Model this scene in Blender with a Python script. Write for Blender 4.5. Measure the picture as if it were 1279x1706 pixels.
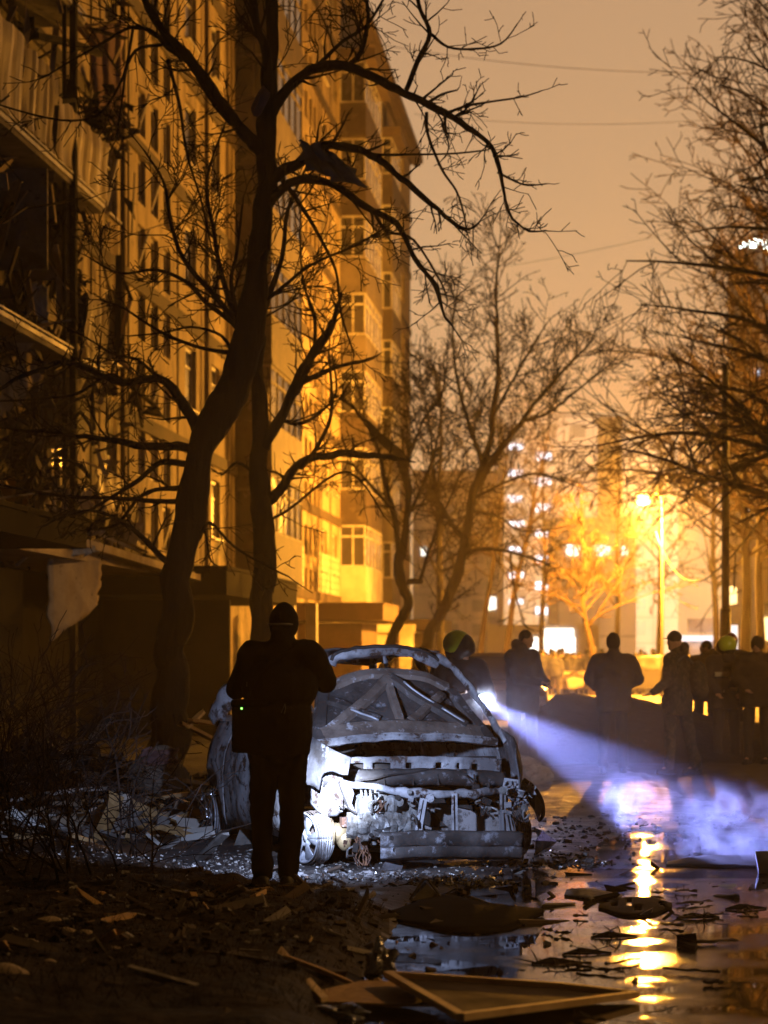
import bpy, bmesh, math, random
from mathutils import Vector, Matrix, noise, Quaternion
R = math.radians
sc = bpy.context.scene
for o in list(bpy.data.objects): bpy.data.objects.remove(o)
C = sc.collection
# ---------------------------------------------------------------- camera
EYE = 1.55; F = 4000.0; CX = 640.0; HZ = 1090.0
cam = bpy.data.cameras.new('camera'); camo = bpy.data.objects.new('camera', cam); C.objects.link(camo)
camo.location = (0, 0, EYE); camo.rotation_euler = (R(90), 0, 0)
cam.sensor_fit = 'VERTICAL'; cam.sensor_height = 36; cam.sensor_width = 24; cam.lens = 36*F/1706
cam.shift_y = (HZ-853)/1706; cam.clip_start = 0.1; cam.clip_end = 3000
cam.dof.use_dof = True; cam.dof.focus_distance = 17.6; cam.dof.aperture_fstop = 2.8
sc.camera = camo
sc.render.resolution_x = 768; sc.render.resolution_y = 1024
# ---------------------------------------------------------------- world: night cloud lit by the city
w = bpy.data.worlds.new('World'); sc.world = w; w.use_nodes = True
nt = w.node_tree; nt.nodes.clear()
out = nt.nodes.new('ShaderNodeOutputWorld'); bg = nt.nodes.new('ShaderNodeBackground')
tc = nt.nodes.new('ShaderNodeTexCoord'); sx = nt.nodes.new('ShaderNodeSeparateXYZ')
nt.links.new(tc.outputs['Generated'], sx.inputs[0])
rz = nt.nodes.new('ShaderNodeValToRGB')              # by height above the horizon
e = rz.color_ramp.elements; e[0].position = 0.0; e[0].color = (.70, .41, .185, 1); e[1].position = .30; e[1].color = (.48, .285, .155, 1)
m = rz.color_ramp.elements.new(.12); m.color = (.64, .38, .185, 1)
m = rz.color_ramp.elements.new(.48); m.color = (.13, .085, .055, 1)
m = rz.color_ramp.elements.new(.9); m.color = (.05, .033, .022, 1)
nt.links.new(sx.outputs['Z'], rz.inputs[0])
rb = nt.nodes.new('ShaderNodeMapRange')              # the glow is towards the town (+Y); behind the camera it is dark
rb.inputs['From Min'].default_value = .25; rb.inputs['From Max'].default_value = .95
rb.inputs['To Min'].default_value = .05; rb.inputs['To Max'].default_value = 1.1; rb.interpolation_type = 'SMOOTHSTEP'
nt.links.new(sx.outputs['Y'], rb.inputs['Value'])
cn = nt.nodes.new('ShaderNodeTexNoise'); cn.inputs['Scale'].default_value = 3; cn.inputs['Detail'].default_value = 4
nt.links.new(tc.outputs['Generated'], cn.inputs['Vector'])
cr = nt.nodes.new('ShaderNodeMapRange'); cr.inputs['To Min'].default_value = .90; cr.inputs['To Max'].default_value = 1.1
nt.links.new(cn.outputs['Fac'], cr.inputs['Value'])
mu = nt.nodes.new('ShaderNodeMath'); mu.operation = 'MULTIPLY'
nt.links.new(rb.outputs[0], mu.inputs[0]); nt.links.new(cr.outputs[0], mu.inputs[1])
nt.links.new(rz.outputs[0], bg.inputs[0]); nt.links.new(mu.outputs[0], bg.inputs[1])
nt.links.new(bg.outputs[0], out.inputs[0])
sc.view_settings.view_transform = 'Standard'; sc.view_settings.look = 'None'
sc.view_settings.exposure = 0.0; sc.view_settings.gamma = 1.0; sc.view_settings.use_curve_mapping = False
cy = sc.cycles
cy.use_denoising = True
try: cy.denoiser = 'OPENIMAGEDENOISE'
except Exception: pass
cy.max_bounces = 5; cy.diffuse_bounces = 2; cy.glossy_bounces = 3; cy.transmission_bounces = 2
cy.volume_bounces = 0; cy.transparent_max_bounces = 6; cy.caustics_reflective = False; cy.caustics_refractive = False
cy.sample_clamp_indirect = 3.0; cy.sample_clamp_direct = 0.0
cy.volume_step_rate = .2; cy.volume_max_steps = 256
cy.use_light_tree = True

def lamp(name, kind, loc, power, color, target=None, size=.05, spot=None, blend=.3, parent=None):
    l = bpy.data.lights.new(name, kind); l.energy = power; l.color = color
    l.shadow_soft_size = size
    if kind == 'SPOT': l.spot_size = R(spot); l.spot_blend = blend
    o = bpy.data.objects.new(name, l); C.objects.link(o); o.location = loc
    if target is not None:
        d = Vector(target)-Vector(loc); o.rotation_euler = d.to_track_quat('-Z', 'Y').to_euler()
    if parent: o.parent = parent
    return o
SOD = (1.0, .39, .035)
LAMP = Vector((8.66, 80.0, 6.75))
lamp('street_lamp_light', 'POINT', LAMP+Vector((0, 0, -.36)), 46000, SOD, size=.12)
# added unseen fill lamp for the near facade; it has its own post (below)
FILL_LAMP2 = Vector((16.2, 62.0, 8.6))
lamp('street_lamp_light', 'SPOT', FILL_LAMP2+Vector((0, 0, -.15)), 19000, SOD, target=(-5.0, 60, 8.0), size=.18, spot=140, blend=.5)
FILL_LAMP3 = Vector((10.5, 15.0, 8.3))  # added unseen fill lamp to warm the foreground boards
lamp('street_lamp_light', 'SPOT', FILL_LAMP3+Vector((0, 0, -.15)), 2300, (1.0, .50, .14), target=(-1.2, 11.8, 0), size=.18, spot=46, blend=.8)
lamp('street_lamp_light', 'SPOT', FILL_LAMP3+Vector((0, 0, -.15)), 3600, (1.0, .60, .28), target=(2.4, 29.0, 1.3), size=.18, spot=42, blend=.8)  # second spot added on the same unseen post, aimed at the standing group
FILL_LAMP4 = Vector((41.0, 205.0, 9.0))  # added unseen fill lamp that brightens the far block
lamp('street_lamp_light', 'POINT', FILL_LAMP4+Vector((0, 0, -.3)), 260000, (1.0, .66, .36), size=.2)
# hand torches
TORCH_A = Vector((-.50, 15.42, 1.16))      # held in front of the standing man
lamp('torch_light', 'SPOT', TORCH_A, 330, (.53, .65, 1.0), target=(-.65, 17.75, .38), size=.03, spot=112, blend=.7)
TORCH_A_HOT = lamp('torch_light', 'SPOT', TORCH_A, 2800, (.66, .76, 1.0), target=(-.36, 17.7, .44), size=.02, spot=24, blend=1.0)
TORCH_B = Vector((.93, 22.9, 1.125)); BEAM_T = Vector((2.75, 18.3, .0))
BD = (BEAM_T-TORCH_B).normalized()
lamp('torch_light', 'SPOT', TORCH_B+BD*.09, 8500, (.32, .36, 1.0), target=BEAM_T, size=.03, spot=14, blend=.5)
lamp('torch_light', 'SPOT', TORCH_B+BD*.09, 110, (.55, .60, 1.0), target=BEAM_T, size=.03, spot=120, blend=1.0)

# ---------------------------------------------------------------- helpers
def P(x, y, Y): return Vector(((x-CX)*Y/F, Y, EYE-(y-HZ)*Y/F))
def G(x, y, z=0):
    Y = F*(EYE-z)/(y-HZ); return Vector(((x-CX)*Y/F, Y, z))
def tag(o, label=None, cat=None, group=None, kind=None):
    if label: o['label'] = label
    if cat: o['category'] = cat
    if group: o['group'] = group
    if kind: o['kind'] = kind
    return o
def empty(name, loc, rz=0, label=None, cat=None, group=None):
    o = bpy.data.objects.new(name, None); C.objects.link(o); o.location = loc; o.rotation_euler = (0, 0, rz)
    o.empty_display_size = .1
    return tag(o, label, cat, group)
def copy_tree(o, parent=None):
    c = o.copy(); C.objects.link(c); c.parent = parent
    for ch in list(o.children): copy_tree(ch, c)
    return c
class MB:
    def __init__(s): s.v = []; s.f = []; s.mi = []; s.cur = 0
    def add(s, vs, fs):
        b = len(s.v); s.v += [tuple(v) for v in vs]; s.f += [tuple(i+b for i in f) for f in fs]; s.mi += [s.cur]*len(fs)
    def box(s, c, size, rot=None, taper=1.0):
        hx, hy, hz = size[0]/2, size[1]/2, size[2]/2; c = Vector(c)
        vs = []
        for z, t in ((-hz, 1), (hz, taper)):
            for x, y in ((-hx, -hy), (hx, -hy), (hx, hy), (-hx, hy)): vs.append(Vector((x*t, y*t, z)))
        if rot is not None: vs = [rot @ v for v in vs]
        s.add([v+c for v in vs], [(0, 3, 2, 1), (4, 5, 6, 7), (0, 1, 5, 4), (1, 2, 6, 5), (2, 3, 7, 6), (3, 0, 4, 7)])
    def bar(s, a, b, w, h=None, up=(0, 0, 1)):      # rectangular bar between two points
        a = Vector(a); b = Vector(b); h = h or w; d = (b-a)
        if d.length < 1e-6: return
        y = d.normalized(); u = Vector(up)
        if abs(y.dot(u)) > .98: u = Vector((1, 0, 0))
        x = y.cross(u).normalized(); z = x.cross(y)
        vs = []
        for p in (a, b):
            for sx_, sz in ((-1, -1), (1, -1), (1, 1), (-1, 1)): vs.append(p+x*sx_*w/2+z*sz*h/2)
        s.add(vs, [(0, 1, 2, 3), (7, 6, 5, 4), (0, 4, 5, 1), (1, 5, 6, 2), (2, 6, 7, 3), (3, 7, 4, 0)])
    def tube(s, pts, rad, n=6, cap=True, ax=None, flat=1.0):
        pts = [Vector(p) for p in pts]; m = len(pts)
        if not hasattr(rad, '__len__'): rad = [rad]*m
        prev = None; vs = []
        for i, p in enumerate(pts):
            d = (pts[min(i+1, m-1)]-pts[max(i-1, 0)])
            d = d.normalized() if d.length > 1e-9 else Vector((0, 0, 1))
            if prev is None:
                u = Vector(ax) if ax else (Vector((0, 0, 1)) if abs(d.z) < .9 else Vector((1, 0, 0)))
                u = (u-d*u.dot(d)).normalized()
            else:
                u = prev-d*prev.dot(d); u = u.normalized() if u.length > 1e-6 else d.orthogonal().normalized()
            prev = u; vv = d.cross(u)
            for k in range(n):
                a = 2*math.pi*k/n; vs.append(p+u*math.cos(a)*rad[i]+vv*math.sin(a)*rad[i]*flat)
        fs = [(i*n+k, i*n+(k+1) % n, (i+1)*n+(k+1) % n, (i+1)*n+k) for i in range(m-1) for k in range(n)]
        if cap: fs += [tuple(range(n-1, -1, -1)), tuple((m-1)*n+k for k in range(n))]
        s.add(vs, fs)
    def ell(s, c, r, nu=12, nv=8, rot=None):
        c = Vector(c); vs = [Vector((0, 0, -r[2]))]
        for j in range(1, nv):
            t = -math.pi/2+math.pi*j/nv
            for i in range(nu):
                a = 2*math.pi*i/nu; vs.append(Vector((r[0]*math.cos(t)*math.cos(a), r[1]*math.cos(t)*math.sin(a), r[2]*math.sin(t))))
        vs.append(Vector((0, 0, r[2])))
        if rot is not None: vs = [rot @ v for v in vs]
        fs = [(0, 1+(i+1) % nu, 1+i) for i in range(nu)]
        for j in range(nv-2):
            for i in range(nu):
                a = 1+j*nu+i; b = 1+j*nu+(i+1) % nu; fs.append((a, b, b+nu, a+nu))
        t = len(vs)-1; b0 = 1+(nv-2)*nu
        fs += [(b0+i, b0+(i+1) % nu, t) for i in range(nu)]
        s.add([v+c for v in vs], fs)
    def cap(s, a, b, ra, rb, n=12):                  # tapered capsule
        a = Vector(a); b = Vector(b); d = b-a; L = d.length
        if L < 1e-6: s.ell(a, (ra,)*3); return
        d = d/L; pts = []; rad = []
        for k in range(5):
            t = math.pi/2*k/5; pts.append(a-d*ra*math.cos(t)); rad.append(max(ra*math.sin(t), ra*.08))
        pts.append(a); rad.append(ra); pts.append(b); rad.append(rb)
        for k in range(4, -1, -1):
            t = math.pi/2*k/5; pts.append(b+d*rb*math.cos(t)); rad.append(max(rb*math.sin(t), rb*.08))
        s.tube(pts, rad, n)
    def cyl(s, c, r, h, axis='z', n=20, r2=None):
        c = Vector(c); d = {'x': Vector((1, 0, 0)), 'y': Vector((0, 1, 0)), 'z': Vector((0, 0, 1))}[axis] if isinstance(axis, str) else Vector(axis)
        s.tube([c-d*h/2, c+d*h/2], [r, r if r2 is None else r2], n)
    def poly(s, pts, th, nrm=None):                  # thick polygon plate
        pts = [Vector(p) for p in pts]; n = len(pts)
        if nrm is None:
            nrm = Vector((0, 0, 0))
            for i in range(n): nrm += (pts[i]-pts[0]).cross(pts[(i+1) % n]-pts[0])
            nrm.normalize()
        o = Vector(nrm)*th
        s.add(pts+[p-o for p in pts], [tuple(range(n)), tuple(range(2*n-1, n-1, -1))]+[(i, i+n, (i+1) % n+n, (i+1) % n) for i in range(n)])
    def grid(s, fn, nu, nv, th=0, skip=None):        # fn(i,j) -> point
        vs = [Vector(fn(i, j)) for j in range(nv+1) for i in range(nu+1)]
        fs = [(j*(nu+1)+i, j*(nu+1)+i+1, (j+1)*(nu+1)+i+1, (j+1)*(nu+1)+i) for j in range(nv) for i in range(nu) if not (skip and skip(i, j))]
        s.add(vs, fs)
    def build(s, name, mat, parent=None, smooth=False, label=None, th=None, bevel=None):
        me = bpy.data.meshes.new(name); me.from_pydata(s.v, [], s.f); me.update()
        mats = mat if isinstance(mat, (list, tuple)) else [mat]
        for mm in mats: me.materials.append(mm)
        if len(mats) > 1: me.polygons.foreach_set('material_index', s.mi)
        if smooth: me.polygons.foreach_set('use_smooth', [True]*len(me.polygons))
        o = bpy.data.objects.new(name, me); C.objects.link(o)
        if parent is not None: o.parent = parent
        if label: o['label'] = label
        if th:
            md = o.modifiers.new('thick', 'SOLIDIFY'); md.thickness = th; md.offset = -1
        if bevel:
            md = o.modifiers.new('bevel', 'BEVEL'); md.width = bevel; md.segments = 2; md.limit_method = 'ANGLE'
        return o
def fbm(p, o=3):
    a = 1; t = 0; q = Vector(p)
    for _ in range(o): t += a*noise.noise(q); q = q*2.03; a *= .5
    return t
# ---------------------------------------------------------------- materials
M = {}
def mat(name, c1, c2=None, c3=None, scale=4, rough=.8, rough2=None, metal=0, bump=0, bscale=None, detail=6, thr=(.4, .6), thr3=(.55, .62), spec=.5, stretch=None, coords='Object', emis=None, estr=0, alpha=None):
    m = bpy.data.materials.new(name); m.use_nodes = True; n = m.node_tree; L = n.links
    b = n.nodes['Principled BSDF']; b.inputs['Base Color'].default_value = (*c1, 1); b.inputs['Roughness'].default_value = rough
    b.inputs['Metallic'].default_value = metal; b.inputs['Specular IOR Level'].default_value = spec
    M[name] = m
    if emis: b.inputs['Emission Color'].default_value = (*emis, 1); b.inputs['Emission Strength'].default_value = estr
    if alpha: b.inputs['Alpha'].default_value = alpha
    if c2 is None and not bump: return m
    t = n.nodes.new('ShaderNodeTexCoord'); mp = n.nodes.new('ShaderNodeMapping'); L.new(t.outputs[coords], mp.inputs[0])
    if stretch: mp.inputs['Scale'].default_value = stretch
    n1 = n.nodes.new('ShaderNodeTexNoise'); n1.inputs['Scale'].default_value = scale; n1.inputs['Detail'].default_value = detail; n1.inputs['Roughness'].default_value = .65
    L.new(mp.outputs[0], n1.inputs['Vector'])
    col = None
    if c2:
        mr = n.nodes.new('ShaderNodeMapRange'); mr.inputs['From Min'].default_value = thr[0]; mr.inputs['From Max'].default_value = thr[1]
        L.new(n1.outputs['Fac'], mr.inputs['Value'])
        mx = n.nodes.new('ShaderNodeMix'); mx.data_type = 'RGBA'; mx.inputs[6].default_value = (*c1, 1); mx.inputs[7].default_value = (*c2, 1)
        L.new(mr.outputs[0], mx.inputs[0]); col = mx.outputs[2]
        if rough2 is not None:
            r2 = n.nodes.new('ShaderNodeMapRange'); r2.inputs['To Min'].default_value = rough; r2.inputs['To Max'].default_value = rough2
            L.new(mr.outputs[0], r2.inputs['Value']); L.new(r2.outputs[0], b.inputs['Roughness'])
    if c3:
        n2 = n.nodes.new('ShaderNodeTexNoise'); n2.inputs['Scale'].default_value = scale*2.7; n2.inputs['Detail'].default_value = detail; n2.inputs['Roughness'].default_value = .7
        mo = n.nodes.new('ShaderNodeVectorMath'); mo.inputs[1].default_value = (7.3, 1.7, 4.1); L.new(mp.outputs[0], mo.inputs[0]); L.new(mo.outputs[0], n2.inputs['Vector'])
        m3 = n.nodes.new('ShaderNodeMapRange'); m3.inputs['From Min'].default_value = thr3[0]; m3.inputs['From Max'].default_value = thr3[1]
        L.new(n2.outputs['Fac'], m3.inputs['Value'])
        x3 = n.nodes.new('ShaderNodeMix'); x3.data_type = 'RGBA'; x3.inputs[7].default_value = (*c3, 1)
        L.new(col, x3.inputs[6]); L.new(m3.outputs[0], x3.inputs[0]); col = x3.outputs[2]
    if col: L.new(col, b.inputs['Base Color'])
    if bump:
        nb = n.nodes.new('ShaderNodeTexNoise'); nb.inputs['Scale'].default_value = bscale or scale*4; nb.inputs['Detail'].default_value = 5
        L.new(mp.outputs[0], nb.inputs['Vector'])
        bp = n.nodes.new('ShaderNodeBump'); bp.inputs['Strength'].default_value = 1; bp.inputs['Distance'].default_value = bump
        L.new(nb.outputs['Fac'], bp.inputs['Height']); L.new(bp.outputs[0], b.inputs['Normal'])
    return m
mat('facade', (.36, .285, .19), (.21, .155, .10), (.095, .07, .05), scale=.8, rough=.9, bump=.008, bscale=12, thr=(.38, .62), thr3=(.53, .66), stretch=(1, 1.6, .5))
def soot_near():
    n = M['facade'].node_tree; L = n.links; b = n.nodes['Principled BSDF']; src = b.inputs['Base Color'].links[0].from_socket
    t = n.nodes.new('ShaderNodeTexCoord'); sp = n.nodes.new('ShaderNodeSeparateXYZ'); L.new(t.outputs['Object'], sp.inputs[0])
    mr = n.nodes.new('ShaderNodeMapRange'); mr.inputs['From Min'].default_value = 31; mr.inputs['From Max'].default_value = 18; mr.inputs['To Max'].default_value = .22; L.new(sp.outputs['Y'], mr.inputs['Value'])
    z = n.nodes.new('ShaderNodeMapRange'); z.inputs['From Min'].default_value = 9; z.inputs['From Max'].default_value = 2; z.inputs['To Max'].default_value = .16; L.new(sp.outputs['Z'], z.inputs['Value'])
    ns = n.nodes.new('ShaderNodeTexNoise'); ns.inputs['Scale'].default_value = .55; ns.inputs['Detail'].default_value = 7; ns.inputs['Roughness'].default_value = .7; L.new(t.outputs['Object'], ns.inputs['Vector'])
    a = n.nodes.new('ShaderNodeMath'); a.operation = 'ADD'; L.new(mr.outputs[0], a.inputs[0]); L.new(ns.outputs['Fac'], a.inputs[1])
    a2 = n.nodes.new('ShaderNodeMath'); a2.operation = 'ADD'; L.new(a.outputs[0], a2.inputs[0]); L.new(z.outputs[0], a2.inputs[1])
    m2 = n.nodes.new('ShaderNodeMapRange'); m2.inputs['From Min'].default_value = .62; m2.inputs['From Max'].default_value = .74; L.new(a2.outputs[0], m2.inputs['Value'])
    x = n.nodes.new('ShaderNodeMix'); x.data_type = 'RGBA'; x.inputs[7].default_value = (.02, .015, .012, 1); L.new(src, x.inputs[6]); L.new(m2.outputs[0], x.inputs[0]); L.new(x.outputs[2], b.inputs['Base Color'])
soot_near()
mat('tile_facade', (.50, .46, .38), (.38, .33, .26), scale=1.2, rough=.6)
mat('joint', (.085, .06, .045), (.13, .09, .06), scale=1.5, rough=.9)
mat('brown_panel', (.062, .040, .028), (.038, .026, .02), (.09, .065, .045), scale=1.1, rough=.8)
mat('grey_panel', (.16, .13, .11), (.10, .08, .07), scale=1.3, rough=.8)
mat('white_frame', (.52, .50, .46), (.32, .28, .24), scale=3, rough=.55)
mat('pane', (.025, .024, .028), (.05, .042, .04), scale=.8, rough=.12, rough2=.3, spec=.6)
mat('curtain', (.30, .27, .24), (.20, .17, .15), scale=1, rough=.5, stretch=(1, 8, .3))
mat('soot_shade', (.009, .008, .0075), (.016, .013, .011), scale=2, rough=1.0, spec=.08)  # burnt black; also paints shade on the near ground floor
mat('concrete', (.20, .18, .16), (.12, .105, .09), (.06, .05, .045), scale=1.6, rough=.9, bump=.006, bscale=14)
mat('joint_and_shadow', (.035, .024, .018), (.06, .04, .03), scale=1.5, rough=.95)  # joint colour, also the painted shadow along each floor
mat('canopy', (.10, .055, .035), (.06, .035, .025), scale=1.4, rough=.85)
mat('balcony_sheet', (.36, .28, .17), (.22, .15, .085), (.12, .075, .045), scale=1.5, rough=.5, rough2=.75, stretch=(1, 2.2, .22), thr=(.38, .62), thr3=(.55, .7), bump=.01, bscale=3)
mat('plaster', (.40, .32, .23), (.28, .21, .15), (.13, .09, .06), scale=2.2, rough=.85, bump=.004, bscale=20, thr3=(.62, .68))
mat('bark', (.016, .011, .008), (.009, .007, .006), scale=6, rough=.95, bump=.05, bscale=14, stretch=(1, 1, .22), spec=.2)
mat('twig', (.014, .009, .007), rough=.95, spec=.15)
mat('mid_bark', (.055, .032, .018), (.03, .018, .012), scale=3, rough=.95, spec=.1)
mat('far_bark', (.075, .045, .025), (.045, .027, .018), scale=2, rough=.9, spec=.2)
mat('soil', (.026, .017, .012), (.010, .007, .006), (.055, .038, .024), scale=2.2, rough=.9, rough2=.7, bump=.03, bscale=12, thr3=(.60, .68), spec=.2)
mat('wet_road', (.030, .027, .027), (.05, .046, .046), (.10, .095, .09), scale=3, rough=.45, rough2=.8, bump=.015, bscale=22, thr3=(.63, .70), spec=.35)
mat('stone', (.22, .21, .20), (.12, .11, .10), scale=9, rough=.8)
mat('ash', (.10, .10, .105), (.30, .30, .31), (.03, .028, .027), scale=10, rough=.8, bump=.006)
mat('wood', (.46, .29, .12), (.32, .19, .08), scale=3, rough=.7, stretch=(6, 6, 1))
mat('pale_wood', (.72, .54, .30), (.55, .38, .19), scale=4, rough=.65)
mat('dark_wood', (.07, .045, .03), (.03, .022, .016), scale=4, rough=.8)
mat('black_plastic', (.006, .0055, .0055), (.011, .010, .009), scale=5, spec=.03, rough=1.0, bump=.003)
mat('glass_sheet', (.055, .034, .02), (.035, .022, .014), scale=3, rough=.7, rough2=.85, spec=.15, bump=.003)
mat('chrome', (.62, .64, .68), (.30, .30, .33), scale=12, rough=.18, metal=1, thr=(.5, .62))
mat('foil', (.5, .5, .5), (.2, .2, .2), scale=15, rough=.25, metal=.8, bump=.02, bscale=9)
mat('sack', (.28, .27, .23), (.18, .165, .14), (.09, .08, .07), scale=5, rough=.9, bump=.02, bscale=8)
mat('pink_cloth', (.32, .20, .21), (.20, .12, .13), scale=4, rough=.9, bump=.02, bscale=6)
mat('blue_cloth', (.30, .33, .42), (.18, .2, .26), scale=4, rough=.9, bump=.02, bscale=6)
# burnt car body: bare metal, ash white, rust and soot
mat('burnt_white', (.52, .54, .60), (.20, .20, .22), (.07, .045, .035), scale=3.4, rough=.6, rough2=.85, thr=(.40, .58), thr3=(.53, .60), bump=.006, bscale=16, metal=.15)
mat('burnt_rust', (.19, .155, .135), (.085, .065, .055), (.42, .42, .46), scale=3.6, rough=.85, thr=(.40, .6), thr3=(.57, .66), bump=.006, bscale=24)
mat('burnt_grey', (.16, .16, .18), (.04, .036, .036), (.46, .48, .54), scale=2.8, rough=.65, rough2=.9, thr=(.40, .60), thr3=(.57, .68), bump=.006, bscale=20, metal=.2)
mat('burnt_black', (.018, .016, .016), (.045, .038, .035), (.12, .11, .11), scale=6, rough=.75, thr3=(.62, .7))
mat('burnt_dark', (.085, .078, .078), (.03, .026, .025), (.34, .36, .42), scale=2.6, rough=.7, rough2=.95, thr=(.40, .60), thr3=(.56, .68), bump=.008, bscale=18, metal=.1)
mat('rusty', (.16, .075, .04), (.06, .035, .026), (.30, .29, .30), scale=5, rough=.9, thr=(.40, .60), thr3=(.60, .70), bump=.006, bscale=24)
mat('engine_metal', (.38, .39, .40), (.16, .15, .14), (.05, .04, .035), scale=11, rough=.45, rough2=.8, metal=.4, bump=.008, bscale=30, thr3=(.58, .66))
mat('rim_metal', (.52, .55, .62), (.36, .38, .43), (.14, .13, .13), scale=9, rough=.4, metal=.3, thr3=(.62, .70))
mat('brass_metal', (.36, .28, .16), (.15, .11, .07), scale=12, rough=.5, metal=.5)
mat('copper_wire', (.30, .15, .08), (.10, .06, .05), scale=20, rough=.6)
# people
mat('skin', (.42, .25, .17), rough=.6)
mat('black_cloth', (.0065, .006, .0065), rough=1.0, spec=.08, bump=.004, bscale=60)
mat('black_trousers', (.0075, .007, .0075), rough=1.0, spec=.08)
mat('dark_jacket', (.022, .022, .032), (.03, .028, .04), scale=5, rough=.85, bump=.01, bscale=9)
mat('brown_jacket', (.055, .038, .028), (.04, .028, .022), scale=5, rough=.9, bump=.01, bscale=9)
mat('camo', (.055, .042, .028), (.030, .027, .018), (.085, .065, .042), scale=7, rough=.9, thr=(.48, .52), thr3=(.53, .56))
mat('dark_trousers', (.03, .024, .022), (.02, .017, .016), scale=5, rough=.9)
mat('boot', (.012, .010, .009), rough=.6)
mat('hair', (.018, .012, .009), rough=.8)
mat('helmet_lime', (.66, .80, .06), (.56, .70, .05), scale=6, rough=.3)
mat('helmet_black', (.015, .015, .018), rough=.35)
mat('reflective', (.62, .58, .45), rough=.4)
mat('red_cloth', (.25, .03, .02), rough=.9)
mat('strap', (.05, .045, .045), rough=.6)
mat('grey_fabric', (.16, .15, .15), rough=.8)
mat('yellow_vest', (.55, .50, .05), rough=.7)
# lit things
mat('lamp_glass', (1, .8, .4), emis=(1.0, .62, .20), estr=26)
mat('torch_lens', (1, 1, 1), emis=(.80, .85, 1.0), estr=500)
mat('led_green', (.1, 1, .1), emis=(.25, 1.0, .12), estr=4)
mat('lit_cool', (.6, .7, .8), emis=(.62, .74, 1.0), estr=2.2)
mat('lit_white', (.8, .8, .8), emis=(.95, .95, .85), estr=2.6)
mat('lit_warm', (.8, .7, .4), emis=(1.0, .72, .30), estr=3.0)
mat('flood', (1, 1, 1), emis=(.85, 1.0, .92), estr=14)
mat('post_paint', (.10, .09, .08), (.06, .055, .05), scale=4, rough=.6)
mat('pale_post', (.06, .05, .04), (.04, .035, .03), scale=2, rough=.7)
mat('wire', (.02, .02, .02), rough=.6)
mat('white_paint', (.65, .64, .62), (.5, .48, .45), scale=2, rough=.5)
mat('car_paint', (.30, .24, .18), rough=.25, spec=.6)
mat('car_paint_dark', (.05, .045, .05), rough=.25, spec=.6)
mat('rubber', (.015, .014, .014), rough=.9)
mat('block_wall', (.60, .54, .50), (.50, .45, .42), scale=.15, rough=.9)
mat('block_dark', (.36, .31, .28), (.28, .24, .22), scale=.3, rough=.9)
mat('far_window', (.24, .21, .19), rough=.3)
# ================================================================ GROUND
def inside(poly, x, y):
    c = False; n = len(poly)
    for i in range(n):
        x1, y1 = poly[i]; x2, y2 = poly[(i+1) % n]
        if (y1 > y) != (y2 > y) and x < (x2-x1)*(y-y1)/(y2-y1)+x1: c = not c
    return c
def sdist(poly, x, y):
    d = 1e9; n = len(poly)
    for i in range(n):
        x1, y1 = poly[i]; x2, y2 = poly[(i+1) % n]; dx, dy = x2-x1, y2-y1
        t = max(0, min(1, ((x-x1)*dx+(y-y1)*dy)/(dx*dx+dy*dy+1e-12)))
        d = min(d, math.hypot(x-x1-dx*t, y-y1-dy*t))
    return -d if inside(poly, x, y) else d
pud = [(860, 1452), (905, 1440), (985, 1440), (1010, 1405), (1060, 1385), (1140, 1388), (1290, 1398), (1600, 1400), (1800, 1800), (760, 1800), (560, 1706), (600, 1650), (590, 1600), (640, 1560), (700, 1500), (800, 1475)]
PUD = [tuple(G(x, y)[:2]) for x, y in pud]
# bank of bare earth on the left and in front of the car (kerb line)
bank = [(-400, 1440), (150, 1418), (260, 1455), (400, 1492), (560, 1500), (640, 1530), (610, 1600), (560, 1650), (520, 1720), (480, 2200), (-900, 2200)]
BANK = [tuple(G(x, y)[:2]) for x, y in bank]
def gheight(x, y):
    h = .028+.018*fbm((x*.7, y*.7, 1.3), 3)
    near = -6 < x < 7 and 7 < y < 26
    if near:
        sd = sdist(PUD, x, y)
        if sd < .6:
            t = max(0, min(1, (.30-sd)/.55)); t = t*t*(3-2*t)
            h = h*(1-t)-.035*t+(.013*fbm((x*2.2, y*2.2, 5), 3)) * (.4+.6*(1-t))
        sb = sdist(BANK, x, y)
        if sb < .3:
            t = max(0, min(1, (.12-sb)/.30)); h += .10*t+.05*t*fbm((x*1.5, y*1.5, 9), 4)+.018*t*fbm((x*9, y*9, 2), 2)
        else:
            h += .012*fbm((x*8, y*8, 4), 3)*(1 if sd > .3 else .25)
    else:
        h += .03*fbm((x*.9, y*.9, 4), 2)
    # lump of spoil on the far left under the bushes
    return h
def axis(dense0, dense1, step, lo, hi, grow=1.16):
    a = []; x = dense0
    while x < dense1: a.append(x); x += step
    s = step
    while x < hi: a.append(x); s *= grow; x += s
    a.append(hi); b = []; x = dense0; s = step
    while x > lo: s *= grow; x -= s; b.append(max(x, lo))
    return sorted(set(b+a))
gx = axis(-4.2, 4.4, .045, -400, 400); gy = axis(9.4, 23.5, .055, -60, 900)
g = MB(); nx, ny = len(gx), len(gy)
g.v = [(x, y, gheight(x, y)) for y in gy for x in gx]
BANKB = (min(p[0] for p in BANK), max(p[0] for p in BANK))
mi = []; fs = []
for j in range(ny-1):
    for i in range(nx-1):
        a = j*nx+i; fs.append((a, a+1, a+nx+1, a+nx))
        x = gx[i]; y = gy[j]
        soil = (y < 26 and sdist(BANK, x, y) < .06+.12*noise.noise((x*3, y*3, 0))) or (x > 3.2+.5*noise.noise((y, 3, 1)) and 22 < y < 60) or x < -7+.05*y
        mi.append(1 if soil else 0)
g.f = fs; g.mi = mi
o = g.build('ground', [M['wet_road'], M['soil']], smooth=True); tag(o, kind='structure')
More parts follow.
